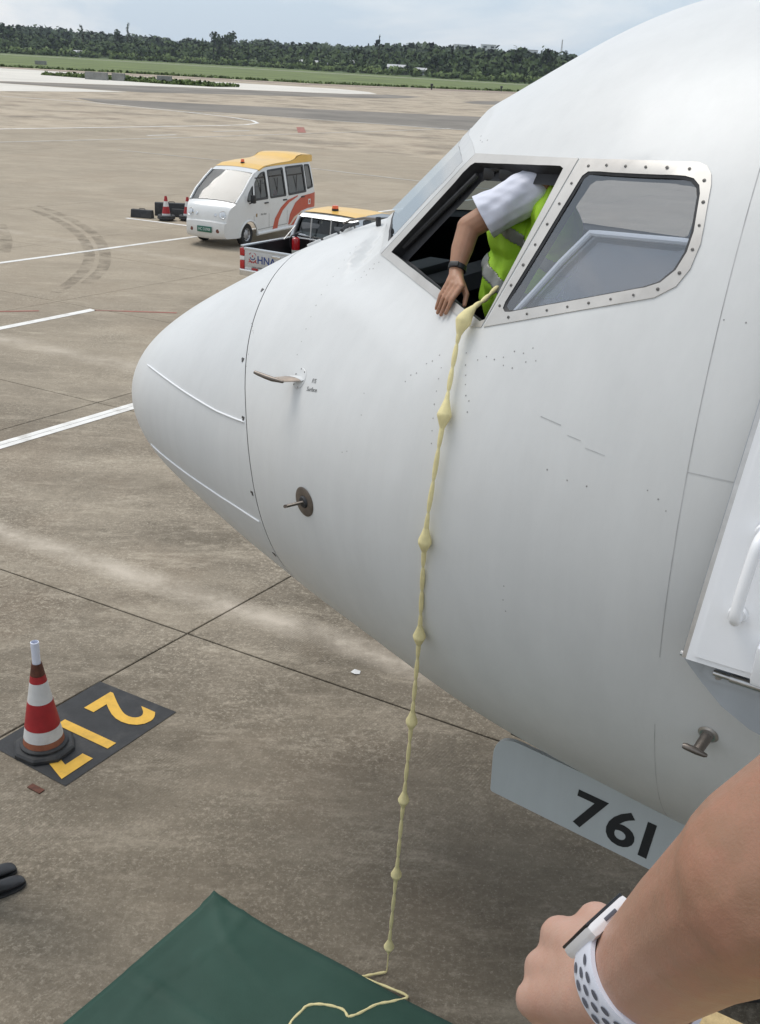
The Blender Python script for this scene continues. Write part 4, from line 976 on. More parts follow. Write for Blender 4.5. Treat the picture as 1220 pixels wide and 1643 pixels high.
ell3 = [(PL_(2.630, .72, 1.25), (.150, .195, .185)), (PL_(2.625, .72, 1.04), (.150, .20, .22)), (PL_(2.70, .67, .85), (.155, .19, .17)), (PL_(2.745, .78, 1.43), (.085, .10, .085)), (PL_(2.80, .90, 1.33), (.080, .095, .135)), (PL_(2.77, .80, 1.22), (.10, .15, .2))]
vest = blob('vest', [], ell3, M['vest'], pilot, .006, 6)
bm = bmesh.new(); bm.from_mesh(vest.data)
a0 = Vector(PL_(2.705, .89, 1.42)); a1 = Vector(PL_(2.52, 1.015, 1.285)); ad = (a1 - a0).normalized()
def far_arm(c):
    k = max(-.01, (c - a0).dot(ad)); return (c - (a0 + ad * k)).length > .080
bmesh.ops.delete(bm, geom=[f for f in bm.faces if not far_arm(f.calc_center_median())], context='FACES')
for v in bm.verts: v.co += v.normal * (.007 * math.sin(v.co.z * 42 + v.co.x * 34) + .006 * math.sin(v.co.x * 60 - v.co.y * 37))
bm.to_mesh(vest.data)
def tape(name, pred):
    b = bmesh.new(); b.from_mesh(vest.data); b.normal_update()
    bmesh.ops.delete(b, geom=[f for f in b.faces if not pred(f.calc_center_median())], context='FACES')
    for v in b.verts: v.co += v.normal * .004
    me = bpy.data.meshes.new(name); b.to_mesh(me); b.free(); me.materials.append(M['reflective']); me.shade_smooth()
    o = link(bpy.data.objects.new(name, me), pilot); md = o.modifiers.new('t', 'SOLIDIFY'); md.thickness = .002; return o
bm.free(); vest.data.shade_smooth(); vest.modifiers.new('cloth', 'SOLIDIFY').thickness = .003
zz = lambda z: z - .04
tape('reflective_band', lambda c: abs(c.z - (zz(1.035) - .55 * (c.x + .2))) < .026)
tape('reflective_band', lambda c: abs(c.z - (zz(1.245) - .55 * (c.x + .2))) < .026)
leg = blob('trousers', [(PL_(2.72, .60, .80), .13, PL_(2.78, .56, .46), .085), (PL_(2.78, .56, .46), .08, PL_(2.95, .56, .10), .055), (PL_(2.74, .72, .80), .13, PL_(2.80, .78, .46), .085), (PL_(2.80, .78, .46), .08, PL_(2.98, .78, .10), .055)], [], M['black_cloth'], pilot, .012, 4)
# wristband
axw = (Vector(PL_(*wr)) - Vector(PL_(2.516, 1.06, 1.20))).normalized(); u_ = axw.orthogonal().normalized(); w_ = axw.cross(u_); cw = Vector(PL_(2.524, 1.106, 1.136))
m = MB(); ring = []
for k in range(25):
    a = 2 * math.pi * k / 24; ring.append(cw + (u_ * math.cos(a) + w_ * math.sin(a)) * .0315)
for k in range(24):
    pass
vs = []; fs = []
for k in range(24):
    a = 2 * math.pi * k / 24; rr_ = u_ * math.cos(a) + w_ * math.sin(a)
    for (dr_, da_) in ((.030, -.011), (.035, -.009), (.035, .009), (.030, .011)): vs.append(cw + rr_ * dr_ + axw * da_)
for k in range(24):
    for j in range(4): fs.append((k * 4 + j, k * 4 + (j + 1) % 4, ((k + 1) % 24) * 4 + (j + 1) % 4, ((k + 1) % 24) * 4 + j))
wbo = to_world(2.524, 1.106, 1.136); wb = empty('fitness_band', wbo, -HEAD, 'black fitness band on the wrist of the person in the window', 'wristband')
off = Vector(PL_(2.524, 1.106, 1.136))
MB().add([v - off for v in vs], fs).build('strap', M['band_black'], wb, 40)
fa = Vector((.0, -1, .35)).normalized(); fa = (fa - axw * fa.dot(axw)).normalized()
MB().box(fa * .034, (.036, .020, .008), .003, Matrix((axw.cross(fa), axw, fa)).transposed()).build('screen', M['black_plastic'], wb)

# standing person whose shoes show at the left edge
def stander(loc, rz, label):
    root = empty('person', loc, rz, label, 'person')
    blob('body', [((0, 0, 1.42), .05, (.01, 0, 1.52), .052), ((-.01, .23, 1.38), .045, (.0, .27, 1.12), .04), ((.0, .27, 1.12), .038, (-.04, .25, .86), .028), ((-.01, -.23, 1.38), .045, (.0, -.27, 1.12), .04), ((.0, -.27, 1.12), .038, (-.04, -.25, .90), .028),
                  ((-.04, .25, .86), .03, (-.05, .245, .76), .02), ((-.04, -.25, .90), .03, (-.05, -.245, .80), .02)],
         [((.02, 0, 1.62), (.095, .075, .115)), ((.115, 0, 1.60), (.018, .013, .015))], M['skin_tan'], root, .010, 4)
    blob('hair', [], [((-.005, 0, 1.665), (.10, .082, .085))], M['hair'], root, .012, 3)
    blob('shirt', [((-.01, .2, 1.38), .065, (0, .26, 1.16), .058), ((-.01, -.2, 1.38), .065, (0, -.26, 1.16), .058)], [((0, 0, 1.22), (.12, .20, .24)), ((0, 0, 1.0), (.12, .175, .16))], M['shirt'], root, .012, 5)
    blob('trousers', [((0, .085, .92), .10, (.0, .080, .50), .078), ((0, .080, .50), .076, (-.01, .066, .085), .058), ((0, -.085, .92), .10, (.0, -.080, .50), .078), ((0, -.080, .50), .076, (-.01, -.066, .085), .058)], [((0, 0, .95), (.115, .17, .10))], M['black_cloth'], root, .010, 4)
    for y in (.062, -.062):
        m = MB(); n = 14; vs = []; fs = []
        sec = [(-.085, .036, .075), (-.06, .041, .085), (-.01, .040, .098), (.03, .041, .085), (.08, .047, .066), (.13, .050, .056), (.17, .045, .048), (.195, .032, .038), (.205, .015, .025)]
        for (x, w, h) in sec:
            for k in range(n):
                a = 2 * math.pi * k / n; c_, s_ = math.cos(a), math.sin(a)
                vs.append((x, y + w * c_, max(.012, .012 + (h - .012) * (.5 + .5 * s_) ** .8)))
        for j in range(len(sec) - 1):
            for i in range(n):
                a, b = j * n + i, j * n + (i + 1) % n; fs.append((a, b, b + n, a + n))
        fs += [tuple(range(n))[::-1], tuple(range((len(sec) - 1) * n, len(sec) * n))]
        m.add(vs, fs); o = m.build('shoe', M['shoe'], root, True); sb = o.modifiers.new('s', 'SUBSURF'); sb.levels = 1; sb.render_levels = 2
        m = MB(); out_ = [(x, y + w * 1.06) for x, w, h in sec] + [(x, y - w * 1.06) for x, w, h in sec[::-1]]; m.prism(out_, 0, .016); m.build('sole', M['seal'], o, 40)
    return root
stander((-2.075, 4.33, .003), R(42), 'person in black shoes standing at the left edge of the frame')
# ================================================================== stairs platform, forearm and watch at the lower right
M['deck'] = simple('sandy_grip_deck', (.46, .34, .17), .9, var=.25, scale=30, bump=.6, bscale=220)
M['rail_grey'] = simple('grey_painted_steel', (.34, .345, .34), .5, .2, var=.1)
plat = empty('boarding_stairs', (.64, 1.60, 0), -HEAD, 'sandy coloured platform of the boarding stairs at the lower right corner', 'stairs')
MB().box((1.0, -1.1, 2.545), (2.0, 2.2, .05), .004).build('deck', M['deck'], plat)
MB().box((.29, -.02, 2.60), (.03, .22, .06), .004).build('kick_plate', M['rail_grey'], plat)
for x, y in ((.1, -.1), (1.9, -.1), (.1, -2.1), (1.9, -2.1)):
    m = MB(); m.tube([(x, y, .0), (x, y, 2.52)], .04, 10); m.build('leg', M['rail_grey'], plat)
for k in range(11):
    MB().box((1.0, -2.32 - .24 * k, 2.33 - .21 * k), (1.5, .26, .04), .004).build('step', M['rail_grey'], plat)
for x in (.22, 1.78):
    m = MB(); m.tube([(x, -2.2, 2.45), (x, -5.0, .08)], .05, 8); m.build('stringer', M['rail_grey'], plat)
# rail post the hand holds
C0 = Vector((0, 0, CAM_H))
_ray = lambda px, py: (_fw + _ri * ((px - 610) / CAM_F) + _dn * ((py - 813.5) / CAM_F))
# joints of the arm, metres from the lens: forearm comes in from the right, fist lower left
fa_, fb_, wr_ = C0 + _ray(1250, 1412) * .46, C0 + _ray(1128, 1488) * .52, C0 + _ray(1012, 1580) * .585
elb = C0 + _ray(1640, 1130) * .42; kk = [C0 + _ray(*p) * d for p, d in (((957, 1480), .655), ((899, 1503), .665), ((869, 1551), .665), ((846, 1594), .655))]
hand_c = C0 + _ray(935, 1570) * .635
post = MB(); pbase = Vector((hand_c.x - .0, hand_c.y + .012, 0)); post.tube([(0, 0, 2.57), (0, 0, hand_c.z - .045)], .019, 14); post.tube([(0, 0, 2.57), (.62, .62, 2.56)], .02, 8)
ho = post.build('rail_post', M['rail_grey'], None, 40); ho.location = pbase; tag(ho, 'grey rail post gripped by the hand with the watch', 'post')
arm_o = elb.copy()
arm = empty('person', arm_o, 0, 'bare forearm and fist of a person in the near lower right corner', 'person')
rel = lambda p: tuple(Vector(p) - arm_o)
shd = elb + Vector((.10, -.24, .12))
caps = [(rel(shd), .056, rel(elb), .048), (rel(elb), .048, rel(fa_), .046), (rel(fa_), .045, rel(fb_), .0375), (rel(fb_), .0375, rel(wr_), .0295)]
dvec = (sum(kk, Vector()) / 4 - wr_).normalized(); down = Vector((0, 0, -1))
across = (kk[0] - kk[3]).normalized(); nrm = across.cross(dvec).normalized()
if nrm.z < 0: nrm = -nrm
for i, k_ in enumerate(kk):
    r = (.0135, .014, .0135, .0125)[i]; kp = k_ - nrm * .004 + nrm * (.004, .004, .002, -.002)[i]
    a1 = wr_.lerp(kp, .35) + across * (.008, .003, -.003, -.008)[i]
    caps += [(rel(wr_ + across * (.010, .004, -.004, -.010)[i]), .022, rel(kp), r)]
    p1 = kp + dvec * .020 - nrm * .034; p2 = p1 - dvec * .030 - nrm * .016; p3 = p2 - dvec * .020 + nrm * .006
    caps += [(rel(kp), r * .96, rel(p1), r * .84), (rel(p1), r * .84, rel(p2), r * .74), (rel(p2), r * .72, rel(p3), r * .62)]
tb = wr_ + across * .020 - nrm * .012; t1 = tb + dvec * .035 + across * .018 - nrm * .018; t2 = t1 + dvec * .018 - nrm * .022 - across * .016
caps += [(rel(tb), .020, rel(t1), .015), (rel(t1), .0145, rel(t2), .0115)]
ell = [(rel(wr_.lerp(sum(kk, Vector()) / 4, .45) - nrm * .008), (.030, .040, .026), Matrix((across, dvec, nrm)).transposed())]
blob('forearm', caps, ell, M['skin_fair'], arm, .003, 7)
# watch
M['watch_band'] = simple('white_sport_band', (.66, .68, .76), .5, var=.04)
M['watch_case'] = simple('silver_watch_case', (.80, .79, .80), .32, .1, var=.04)
M['watch_glass'] = simple('black_watch_glass', (.015, .015, .018), .08, var=.1)
M['hole'] = simple('dark_band_hole', (.10, .105, .13), .7)
axv = (wr_ - fb_).normalized(); wc = fb_.lerp(wr_, .86)
tgt = C0 + _ray(958, 1500) * .575
face = -_ri * .60 - _dn * .80 + _fw * .30; face = (face - axv * face.dot(axv)).normalized(); sidev = axv.cross(face)
watch = empty('wrist_watch', wc, 0, 'white sports watch with perforated band on the near wrist', 'watch')
def wp_(a, r, h): return (face * math.cos(a) + sidev * math.sin(a)) * r + axv * h
bw = .0125; rb_ = .0345
def rad_w(a): return rb_ * (1.0 - .06 * abs(math.sin(a)))
vs = []; fs = []; n = 72
for k in range(n):
    a = 2 * math.pi * k / n; r = rad_w(a)
    for (dr_, h) in ((-.0016, -bw), (.0010, -bw), (.0018, -bw * .8), (.0020, 0), (.0018, bw * .8), (.0010, bw), (-.0016, bw)): vs.append(wp_(a, r + dr_, h))
for k in range(n):
    for j in range(7): fs.append((k * 7 + j, k * 7 + (j + 1) % 7, ((k + 1) % n) * 7 + (j + 1) % 7, ((k + 1) % n) * 7 + j))
band = MB().add(vs, fs).build('band', M['watch_band'], watch, 40)
for sg in (1, -1):
    for i in range(6):
        for j, h in enumerate((-.0068, 0, .0068)):
            a = sg * (.74 + .27 * i + (.135 if j == 1 else 0)); r = rad_w(a) + .0024
            c_ = wp_(a, r, h); nn = (face * math.cos(a) + sidev * math.sin(a)); tt = axv.cross(nn)
            vv = [c_ + nn * .0002] + [c_ + tt * (.0031 * math.cos(q * math.pi / 6)) + axv * (.0020 * math.sin(q * math.pi / 6)) for q in range(12)]
            MB().add(vv, [(0, 1 + q, 1 + (q + 1) % 12) for q in range(12)]).build('band_hole', M['hole'], band, None)
fm = Matrix((sidev, axv, face)).transposed()
MB().box(face * (rb_ - .0008), (.034, .039, .0088), .0040, fm).build('case', M['watch_case'], watch, 50)
MB().box(face * (rb_ + .0036), (.0318, .0368, .0020), .001, fm).build('screen', M['watch_glass'], watch, 50)
m = MB(); m.tube([face * (rb_ - .0008) + axv * .020 + sidev * .006, face * (rb_ - .0008) + axv * .0215 + sidev * .006], .0032, 14); m.build('crown', M['watch_case'], watch, 40)
MB().box(face * (rb_ - .0008) - axv * .0194 + sidev * .0, (.010, .0012, .0022), .0005, fm).build('button', M['hole'], watch)
# ================================================================== vehicles
M['van_white'] = simple('van_white_gloss', (.70, .705, .695), .22, var=.03, scale=2, coat=.5, dirt=((.55, .52, .47), .35))
M['roof_yellow'] = simple('vehicle_roof_yellow', (.80, .49, .11), .35, var=.05, scale=2, coat=.2)
M['van_red'] = simple('orange_red_decal', (.50, .085, .045), .35, var=.06)
M['van_glass'] = glass('van_side_glass', (.30, .33, .33), 1.0, .02, 1.55)
M['van_screen'] = glass('van_windscreen', (.88, .90, .90), .7, .03, 1.75, .02)
M['trim_black'] = simple('black_trim', (.016, .016, .017), .4, var=.2)
M['interior'] = simple('dark_interior', (.10, .103, .107), .8)
M['seat_grey'] = simple('grey_seat_vinyl', (.16, .165, .17), .6)
M['lens'] = simple('headlamp_lens', (.62, .64, .66), .08, .4)
M['red_lens'] = simple('red_lamp_lens', (.42, .012, .015), .15, coat=.5)
M['orange_lens'] = simple('orange_beacon_lens', (.75, .13, .03), .15, coat=.5)
M['amber_lens'] = simple('brown_fog_lens', (.16, .06, .045), .2)
M['plate_green'] = simple('green_number_plate', (.015, .115, .075), .4)
M['plate_text'] = simple('plate_white_print', (.62, .68, .66), .5)
M['silver'] = simple('silver_car_paint', (.55, .57, .59), .25, .45, var=.04, scale=3, coat=.6)
M['rim'] = simple('grey_wheel_rim', (.42, .42, .43), .4, .6, var=.1)
M['blue_print'] = simple('blue_logo_print', (.015, .045, .20), .4)
M['red_print'] = simple('red_logo_print', (.42, .03, .04), .4)
M['tape_white'] = simple('white_reflector_tape', (.72, .72, .70), .35)
M['ext_red'] = simple('extinguisher_red', (.45, .012, .015), .25, coat=.5)
M['label_cream'] = simple('cream_label', (.68, .66, .58), .5)
M['chrome'] = simple('chrome', (.72, .73, .74), .12, .95)

def wheel(parent, x, y, r=.28, w=.17):
    sg = 1 if y > 0 else -1
    m = MB(); m.lathe([(r * .60, -w / 2), (r * .90, -w / 2), (r * .985, -w * .38), (r, -w * .15), (r, w * .15), (r * .985, w * .38), (r * .90, w / 2), (r * .60, w / 2), (r * .58, 0)], 32, (x, y, r), 'Y'); o = m.build('wheel', M['tyre'], parent, 40)
    m = MB(); e = sg * w / 2
    m.lathe([(r * .62, e * .98), (r * .60, e * .80), (r * .50, e * .55), (r * .30, e * .70), (r * .16, e * .82), (0, e * .86)], 28, (x, y, r), 'Y'); rim = m.build('rim', M['rim'], o, 40)
    for k in range(8):
        a = k * math.pi / 4; MB().box((x + r * .43 * math.cos(a), y + e * .66, r + r * .43 * math.sin(a)), (.028, .012, .028), .004).build('rim_slot', M['trim_black'], rim) if r > .2 and k % 1 == 0 else None
    return o
def arc(cx, cz, r, a0, a1, n=12): return [(cx + r * math.cos(R(a0 + (a1 - a0) * k / n)), cz + r * math.sin(R(a0 + (a1 - a0) * k / n))) for k in range(n + 1)]

# ---------------------------------------------------------------- electric shuttle van
def build_van(loc, rz):
    root = empty('shuttle_van', loc, rz, 'small white passenger van with a yellow roof and red side swooshes', 'van')
    def hw(x, z):
        b = .735 if z < 1.0 else .735 - .135 * ((z - 1.0) / .9) ** 1.3
        if x > 1.35: b -= .17 * ((x - 1.35) / .62) ** 2
        if x < -1.6: b -= .05 * ((-1.6 - x) / .4) ** 2
        return b
    xf, xr = 1.22, -1.46
    low = [(1.93, .24)] + arc(xf, .26, .345, -4, 184, 16)[::1] + [(.80, .235)] + [(xr + .42, .235)] + arc(xr, .26, .345, -4, 184, 16) + [(-1.93, .27)]
    back = [(-1.97, .55), (-1.96, 1.0), (-1.90, 1.45), (-1.80, 1.86)]
    roofl = [(-1.40, 1.865), (-.80, 1.86), (-.2, 1.85), (.35, 1.825), (.60, 1.79)]
    front = [(.84, 1.71), (1.10, 1.53), (1.42, 1.28), (1.67, 1.055), (1.79, .985), (1.875, .89), (1.915, .76), (1.93, .62), (1.985, .60), (2.0, .44), (1.985, .30)]
    outl = low + back + roofl + front
    wnd = {'quarter_window': [(1.30, 1.08), (1.04, 1.08), (.985, 1.44), (1.06, 1.40), (1.22, 1.25)],
           'door_window': [(.955, 1.08), (.37, 1.08), (.40, 1.735), (.60, 1.71), (.76, 1.62), (.905, 1.49)],
           'door_window_2': [(.27, 1.08), (-.47, 1.08), (-.43, 1.775), (.29, 1.755)],
           'rear_window': [(-.585, 1.08), (-1.46, 1.10), (-1.42, 1.79), (-.55, 1.785)],
           'corner_window': [(-1.515, 1.16), (-1.86, 1.20), (-1.75, 1.78), (-1.475, 1.79)]}
    wr_ = {k: rounded(v, .05, 3) for k, v in wnd.items()}
    for sg in (1, -1):
        holes = [densify(v, (.15, .15)) for v in wr_.values()]
        o2 = densify(outl, (.15, .15)); gr = [(x, z) for x in np.arange(-1.9, 2.0, .12) for z in np.arange(.3, 1.85, .12) if inside((x, z), o2) and not any(inside((x, z), h) for h in holes)]
        vv, tt = cdt(o2, holes, gr)
        m = MB(); m.add([(p.x, sg * hw(p.x, p.y), p.y) for p in vv], tt); m.build('body_side', M['van_white'], root, 35)
        for k, v in wr_.items():
            nm = k.replace('_2', '')
            c = np.mean(np.array(v), 0); inn = [tuple(c + (np.array(p) - c) * .88) for p in v]
            outp = [tuple(c + (np.array(p) - c) * 1.03) for p in v]
            n = len(v); m = MB()
            V_ = [(p[0], sg * (hw(*p) + .006), p[1]) for p in outp] + [(p[0], sg * (hw(*p) + .004), p[1]) for p in inn] + [(p[0], sg * (hw(*p) - .02), p[1]) for p in inn]
            m.add(V_, [(i, (i + 1) % n, (i + 1) % n + n, i + n) for i in range(n)] + [(n + i, n + (i + 1) % n, 2 * n + (i + 1) % n, 2 * n + i) for i in range(n)])
            f_ = m.build(nm, M['trim_black'], root, 30)
            m = MB(); m.add([(p[0], sg * (hw(*p) - .012), p[1]) for p in inn], [tuple(range(n))]); m.build('pane', M['van_glass'], f_)
            if nm in ('door_window', 'rear_window'):
                zb = 1.60; xs_ = [p[0] for p in inn]
                MB().box(((min(xs_) + max(xs_)) / 2, sg * (hw(0, zb) - .004), zb - (.03 if nm == 'rear_window' else 0)), (max(xs_) - min(xs_) - (.10 if nm == 'door_window' else 0), .012, .035)).build('window_bar', M['trim_black'], f_)
                MB().box(((min(xs_) + max(xs_)) / 2, sg * (hw(0, 1.3) - .004), 1.33), (.02, .012, .46)).build('window_bar', M['trim_black'], f_)
        # door gaps, handles
        for x0, x1 in ((1.0, .33), (.33, -.52)):
            m = MB()
            for (a, b) in (((x0, .36), (x0, 1.06)), ((x1, .36), (x1, 1.06)), ((x1, .36), (x0, .36))):
                d = .005
                if a[0] == b[0]: pts_ = [(a[0] - d, a[1]), (a[0] + d, a[1]), (b[0] + d, b[1]), (b[0] - d, b[1])]
                else: pts_ = [(a[0], a[1] - d), (b[0], b[1] - d), (b[0], b[1] + d), (a[0], a[1] + d)]
                m.add([(p[0], sg * (hw(*p) + .002), p[1]) for p in pts_], [(0, 1, 2, 3)])
            m.build('door_gap', M['trim_black'], root, None)
        for x in (.46, -.40, -1.28): MB().box((x, sg * (hw(x, .97) + .012), .985), (.17, .022, .035), .008).build('door_handle', M['trim_black'], root)
        # decals
        def decal(pts, mat, nm='swoosh', e=.004):
            pts = densify(pts, (.06, .06)); vv, tt = cdt(pts, [], [])
            m = MB(); m.add([(p.x, sg * (hw(p.x, p.y) + e), p.y) for p in vv], tt); return m.build(nm, mat, root, None)
        def sweep(x0, z0, x1, z1, w0, w1, bow):
            a = []; b = []
            for k in range(13):
                t = k / 12; x = x0 + (x1 - x0) * t; z = z0 + (z1 - z0) * (1 - (1 - t) ** bow); w = w0 + (w1 - w0) * t
                a.append((x, z + w / 2)); b.append((x - w * .5, z - w / 2))
            return a + b[::-1]
        decal([(.20, .245), (.06, .56), (-.20, .80), (-.52, .96), (-1.02, 1.045), (-1.05, 1.02), (-.62, .90), (-.30, .72), (-.12, .50), (-.04, .245)], M['van_red'])
        decal([(-.56, .33), (-.66, .60), (-.90, .86), (-1.25, 1.01), (-1.965, 1.045), (-1.965, .66), (-1.55, .665), (-1.2, .62), (-.93, .50), (-.78, .34)], M['van_red'])
        decal([(-.60, .30), (-.86, .50), (-1.12, .585), (-1.40, .625), (-1.15, .50), (-1.02, .30)], simple('cream_decal', (.72, .60, .48), .4), 'swoosh', .006)
        decal([(-.66, .28), (-.90, .44), (-1.12, .54), (-1.24, .56), (-1.02, .40), (-.88, .28)], M['van_red'], 'swoosh', .008)
        decal([(-1.56, .76), (-1.68, .76), (-1.68, .90), (-1.56, .90)], M['plate_text'], 'badge', .006); decal([(-1.59, .79), (-1.65, .79), (-1.65, .87), (-1.59, .87)], M['van_red'], 'badge', .008)
        yy = Vector((0, 0, 1)); nn = Vector((0, sg, 0)); xx = yy.cross(nn)
        text_mesh('Air Aoo', .075, M['ink'], 'door_lettering', root, Matrix.Translation((.58, sg * (.735 + .005), .72)) @ Matrix((xx, yy, nn)).transposed().to_4x4())
        decal([(.92, .68), (.86, .68), (.86, .76), (.92, .76)], simple('ochre_decal', (.30, .20, .08), .5), 'badge')
        # arch lip, sill
        for cx in (xf, xr):
            m = MB(); ap = arc(cx, .26, .36, 0, 180, 16); m.tube([(x, sg * (hw(x, z) + .004), z) for x, z in ap], .025, 8); m.build('arch_lip', M['van_white'], root, 60)
        m = MB(); m.tube([(.86, sg * .735, .255), (-1.08, sg * .735, .255)], .045, 10); m.build('sill', M['van_white'], root, 60)
        wheel(root, xf, sg * .60, .275, .17); wheel(root, xr, sg * .60, .275, .17)
        # mirror
        mr = MB().box((1.17, sg * .83, 1.14), (.09, .12, .20), .025).build('mirror', M['trim_black'], root)
        m = MB(); m.tube([(1.20, sg * .72, 1.02), (1.18, sg * .80, 1.06)], .015, 8); m.build('mirror_arm', M['trim_black'], mr, 40)
        # lamps
        hb = Vector((1.915, sg * .47, .80)); hn = Vector((.90, sg * .25, .35)).normalized(); q = hn.to_track_quat('Z', 'X').to_matrix().to_4x4()
        m = MB(); m.lathe([(.0, .030), (.045, .026), (.070, .012), (.074, .012), (.088, .02), (.094, .0)], 24); hl = m.build('headlight', M['chrome'], root, 40); hl.matrix_local = Matrix.Translation(hb) @ q
        m = MB(); m.lathe([(.0, .036), (.035, .033), (.066, .020)], 20); ln = m.build('lens', M['lens'], hl, 60)
        m = MB(); m.lathe([(.0, .015), (.036, .012), (.042, .0)], 18); t_ = m.build('indicator', M['lens'], root, 40); t_.matrix_local = Matrix.Translation((1.948, sg * .27, .785)) @ q
        m = MB(); m.lathe([(.0, .008), (.044, .007), (.050, .0)], 18); t_ = m.build('fog_light', M['amber_lens'], root, 40); t_.matrix_local = Matrix.Translation((2.018, sg * .38, .42)) @ Vector((.97, sg * .22, 0)).normalized().to_track_quat('Z', 'X').to_matrix().to_4x4()
        MB().box((-1.985, sg * .58, .85), (.03, .12, .26), .01).build('tail_light', M['red_lens'], root)
    # cross strips over the outline
    def cross(path, mat, name, bulge=.04, nv=12, off=0.0, shrink=0.0, parent=None):
        path = densify(path, (.1, .1), False); vs = []; fs = []
        P_ = [Vector(p) for p in path]
        for i, p in enumerate(P_):
            t = (P_[min(i + 1, len(P_) - 1)] - P_[max(i - 1, 0)]).normalized(); nrm = Vector((t.y, -t.x))
            if nrm.dot(p - Vector((0, 1.0))) < 0: nrm = -nrm
            for k in range(nv + 1):
                v = -1 + 2 * k / nv; y = v * (hw(p.x, p.y) - shrink); b = bulge * (1 - v * v) + off
                vs.append((p.x + nrm.x * b, y, p.y + nrm.y * b))
        for i in range(len(P_) - 1):
            for k in range(nv): a = i * (nv + 1) + k; fs.append((a, a + 1, a + nv + 2, a + nv + 1))
        m = MB(); m.add(vs, fs); return m.build(name, mat, parent or root, 50)
    cross(front[3:8], M['van_white'], 'bonnet', .05)
    cross([front[7], front[8], front[9], front[10], (1.93, .24)], M['van_white'], 'bumper', .045)
    ws = cross(front[0:4], M['trim_black'], 'windscreen_frame', .05, off=-.012)
    cross([(.86, 1.70), (1.10, 1.53), (1.42, 1.28), (1.65, 1.075)], M['van_screen'], 'windscreen', .05, off=.004, shrink=.07, parent=ws)
    ws.hide_render = False
    cross([(.50, 1.81), (.64, 1.79), (.84, 1.71)], M['van_white'], 'screen_header', .035, off=.001)
    for sg in (1, -1):
        m = MB(); m.tube([(x, sg * (hw(x, z) - .02), z + .012) for x, z in front[0:4]], .030, 8); m.build('screen_pillar', M['van_white'], root, 60)
    rp = [(.66, 1.785), (.40, 1.86), (-.2, 1.895), (-.80, 1.91), (-1.02, 1.945), (-1.18, 2.02), (-1.40, 2.045), (-1.95, 2.01), (-1.98, 1.96), (-1.84, 1.87)]
    cross(rp, M['roof_yellow'], 'roof', .035, off=.004, shrink=-.015)
    for sg in (1, -1):
        top = densify(rp, (.1, .1), False); bot = [(x, min(z, 1.865 if x < .35 else z - .01)) for x, z in top]; n = len(top); m = MB()
        m.add([(x, sg * (hw(x, min(z, 1.87)) + .015), z) for x, z in top] + [(x, sg * (hw(x, z) + .015), z - .02) for x, z in bot], [(i, i + 1, n + i + 1, n + i) for i in range(n - 1)]); m.build('roof_edge', M['roof_yellow'], root, 50)
    cross(back, M['van_white'], 'tailgate', .05)
    m = MB(); m.lathe([(0, .10), (.035, .095), (.045, .07), (.045, .025)], 16, (.42, .0, 1.885)); bc = m.build('beacon', M['orange_lens'], root, 40)
    m = MB(); m.lathe([(.05, .03), (.055, 0)], 16, (.42, 0, 1.885)); m.build('beacon_base', M['trim_black'], bc, 40)
    npl = MB().box((2.055, 0.02, .44), (.014, .42, .14), .004).build('number_plate', M['plate_green'], root)
    nn = Vector((1, 0, 0)); yy = Vector((0, 0, 1)); xx = yy.cross(nn)
    text_mesh('HC D2908', .095, M['plate_text'], 'plate_lettering', npl, Matrix.Translation((2.063, .02, .44)) @ Matrix((xx, yy, nn)).transposed().to_4x4(), sx=.82)
    m = MB(); m.tube([(1.62, .25, 1.03), (1.55, .10, 1.075), (1.40, -.12, 1.23)], .011, 6); m.tube([(1.66, .36, 1.0), (1.54, -.02, 1.10), (1.46, -.40, 1.15)], .009, 6); m.build('wiper', M['trim_black'], root)
    # underside and inside
    MB().box((-.05, 0, .34), (3.7, 1.16, .10), .03).build('chassis', M['interior'], root)
    for x in (.55, -.25, -1.05):
        for y in (.33, -.33):
            m = MB(); m.box((x, y, .66), (.46, .48, .14), .04); m.box((x - .24, y, .98), (.12, .46, .62), .05); m.build('seat', M['seat_grey'], root)
    m = MB(); m.box((1.26, 0, .92), (.42, 1.15, .20), .06); m.build('dashboard', M['interior'], root)
    m = MB(); 
    ringp = [(.92 + .06 * math.sin(a), .33 + .18 * math.cos(a), 1.07 + .16 * math.sin(a)) for a in np.linspace(0, 2 * math.pi, 20)]; m.tube(ringp, .014, 6); m.build('steering_wheel', M['trim_black'], root)
    for ch in root.children_recursive:       # stretch to the length of the real body, wheels stay round
        if ch.type != 'MESH': continue
        if ch.name.startswith(('wheel', 'rim')):
            cx = 1.22 if sum(v.co.x for v in ch.data.vertices) / len(ch.data.vertices) > 0 else -1.46
            for v in ch.data.vertices: v.co.x += cx * .08
        elif ch.parent == root and ch.matrix_local.translation.length > .1: ch.matrix_local = Matrix.Translation((ch.matrix_local.translation.x * .08, 0, 0)) @ ch.matrix_local
        elif ch.parent != root and ch.parent.matrix_local.translation.length > .1: pass
        else:
            for v in ch.data.vertices: v.co.x *= 1.08
    return root
VAN_F = Vector((-.41, -.912))
van = build_van((-4.32 - VAN_F.x * 1.32, 26.45 - VAN_F.y * 1.32, .003), math.atan2(VAN_F.y, VAN_F.x))

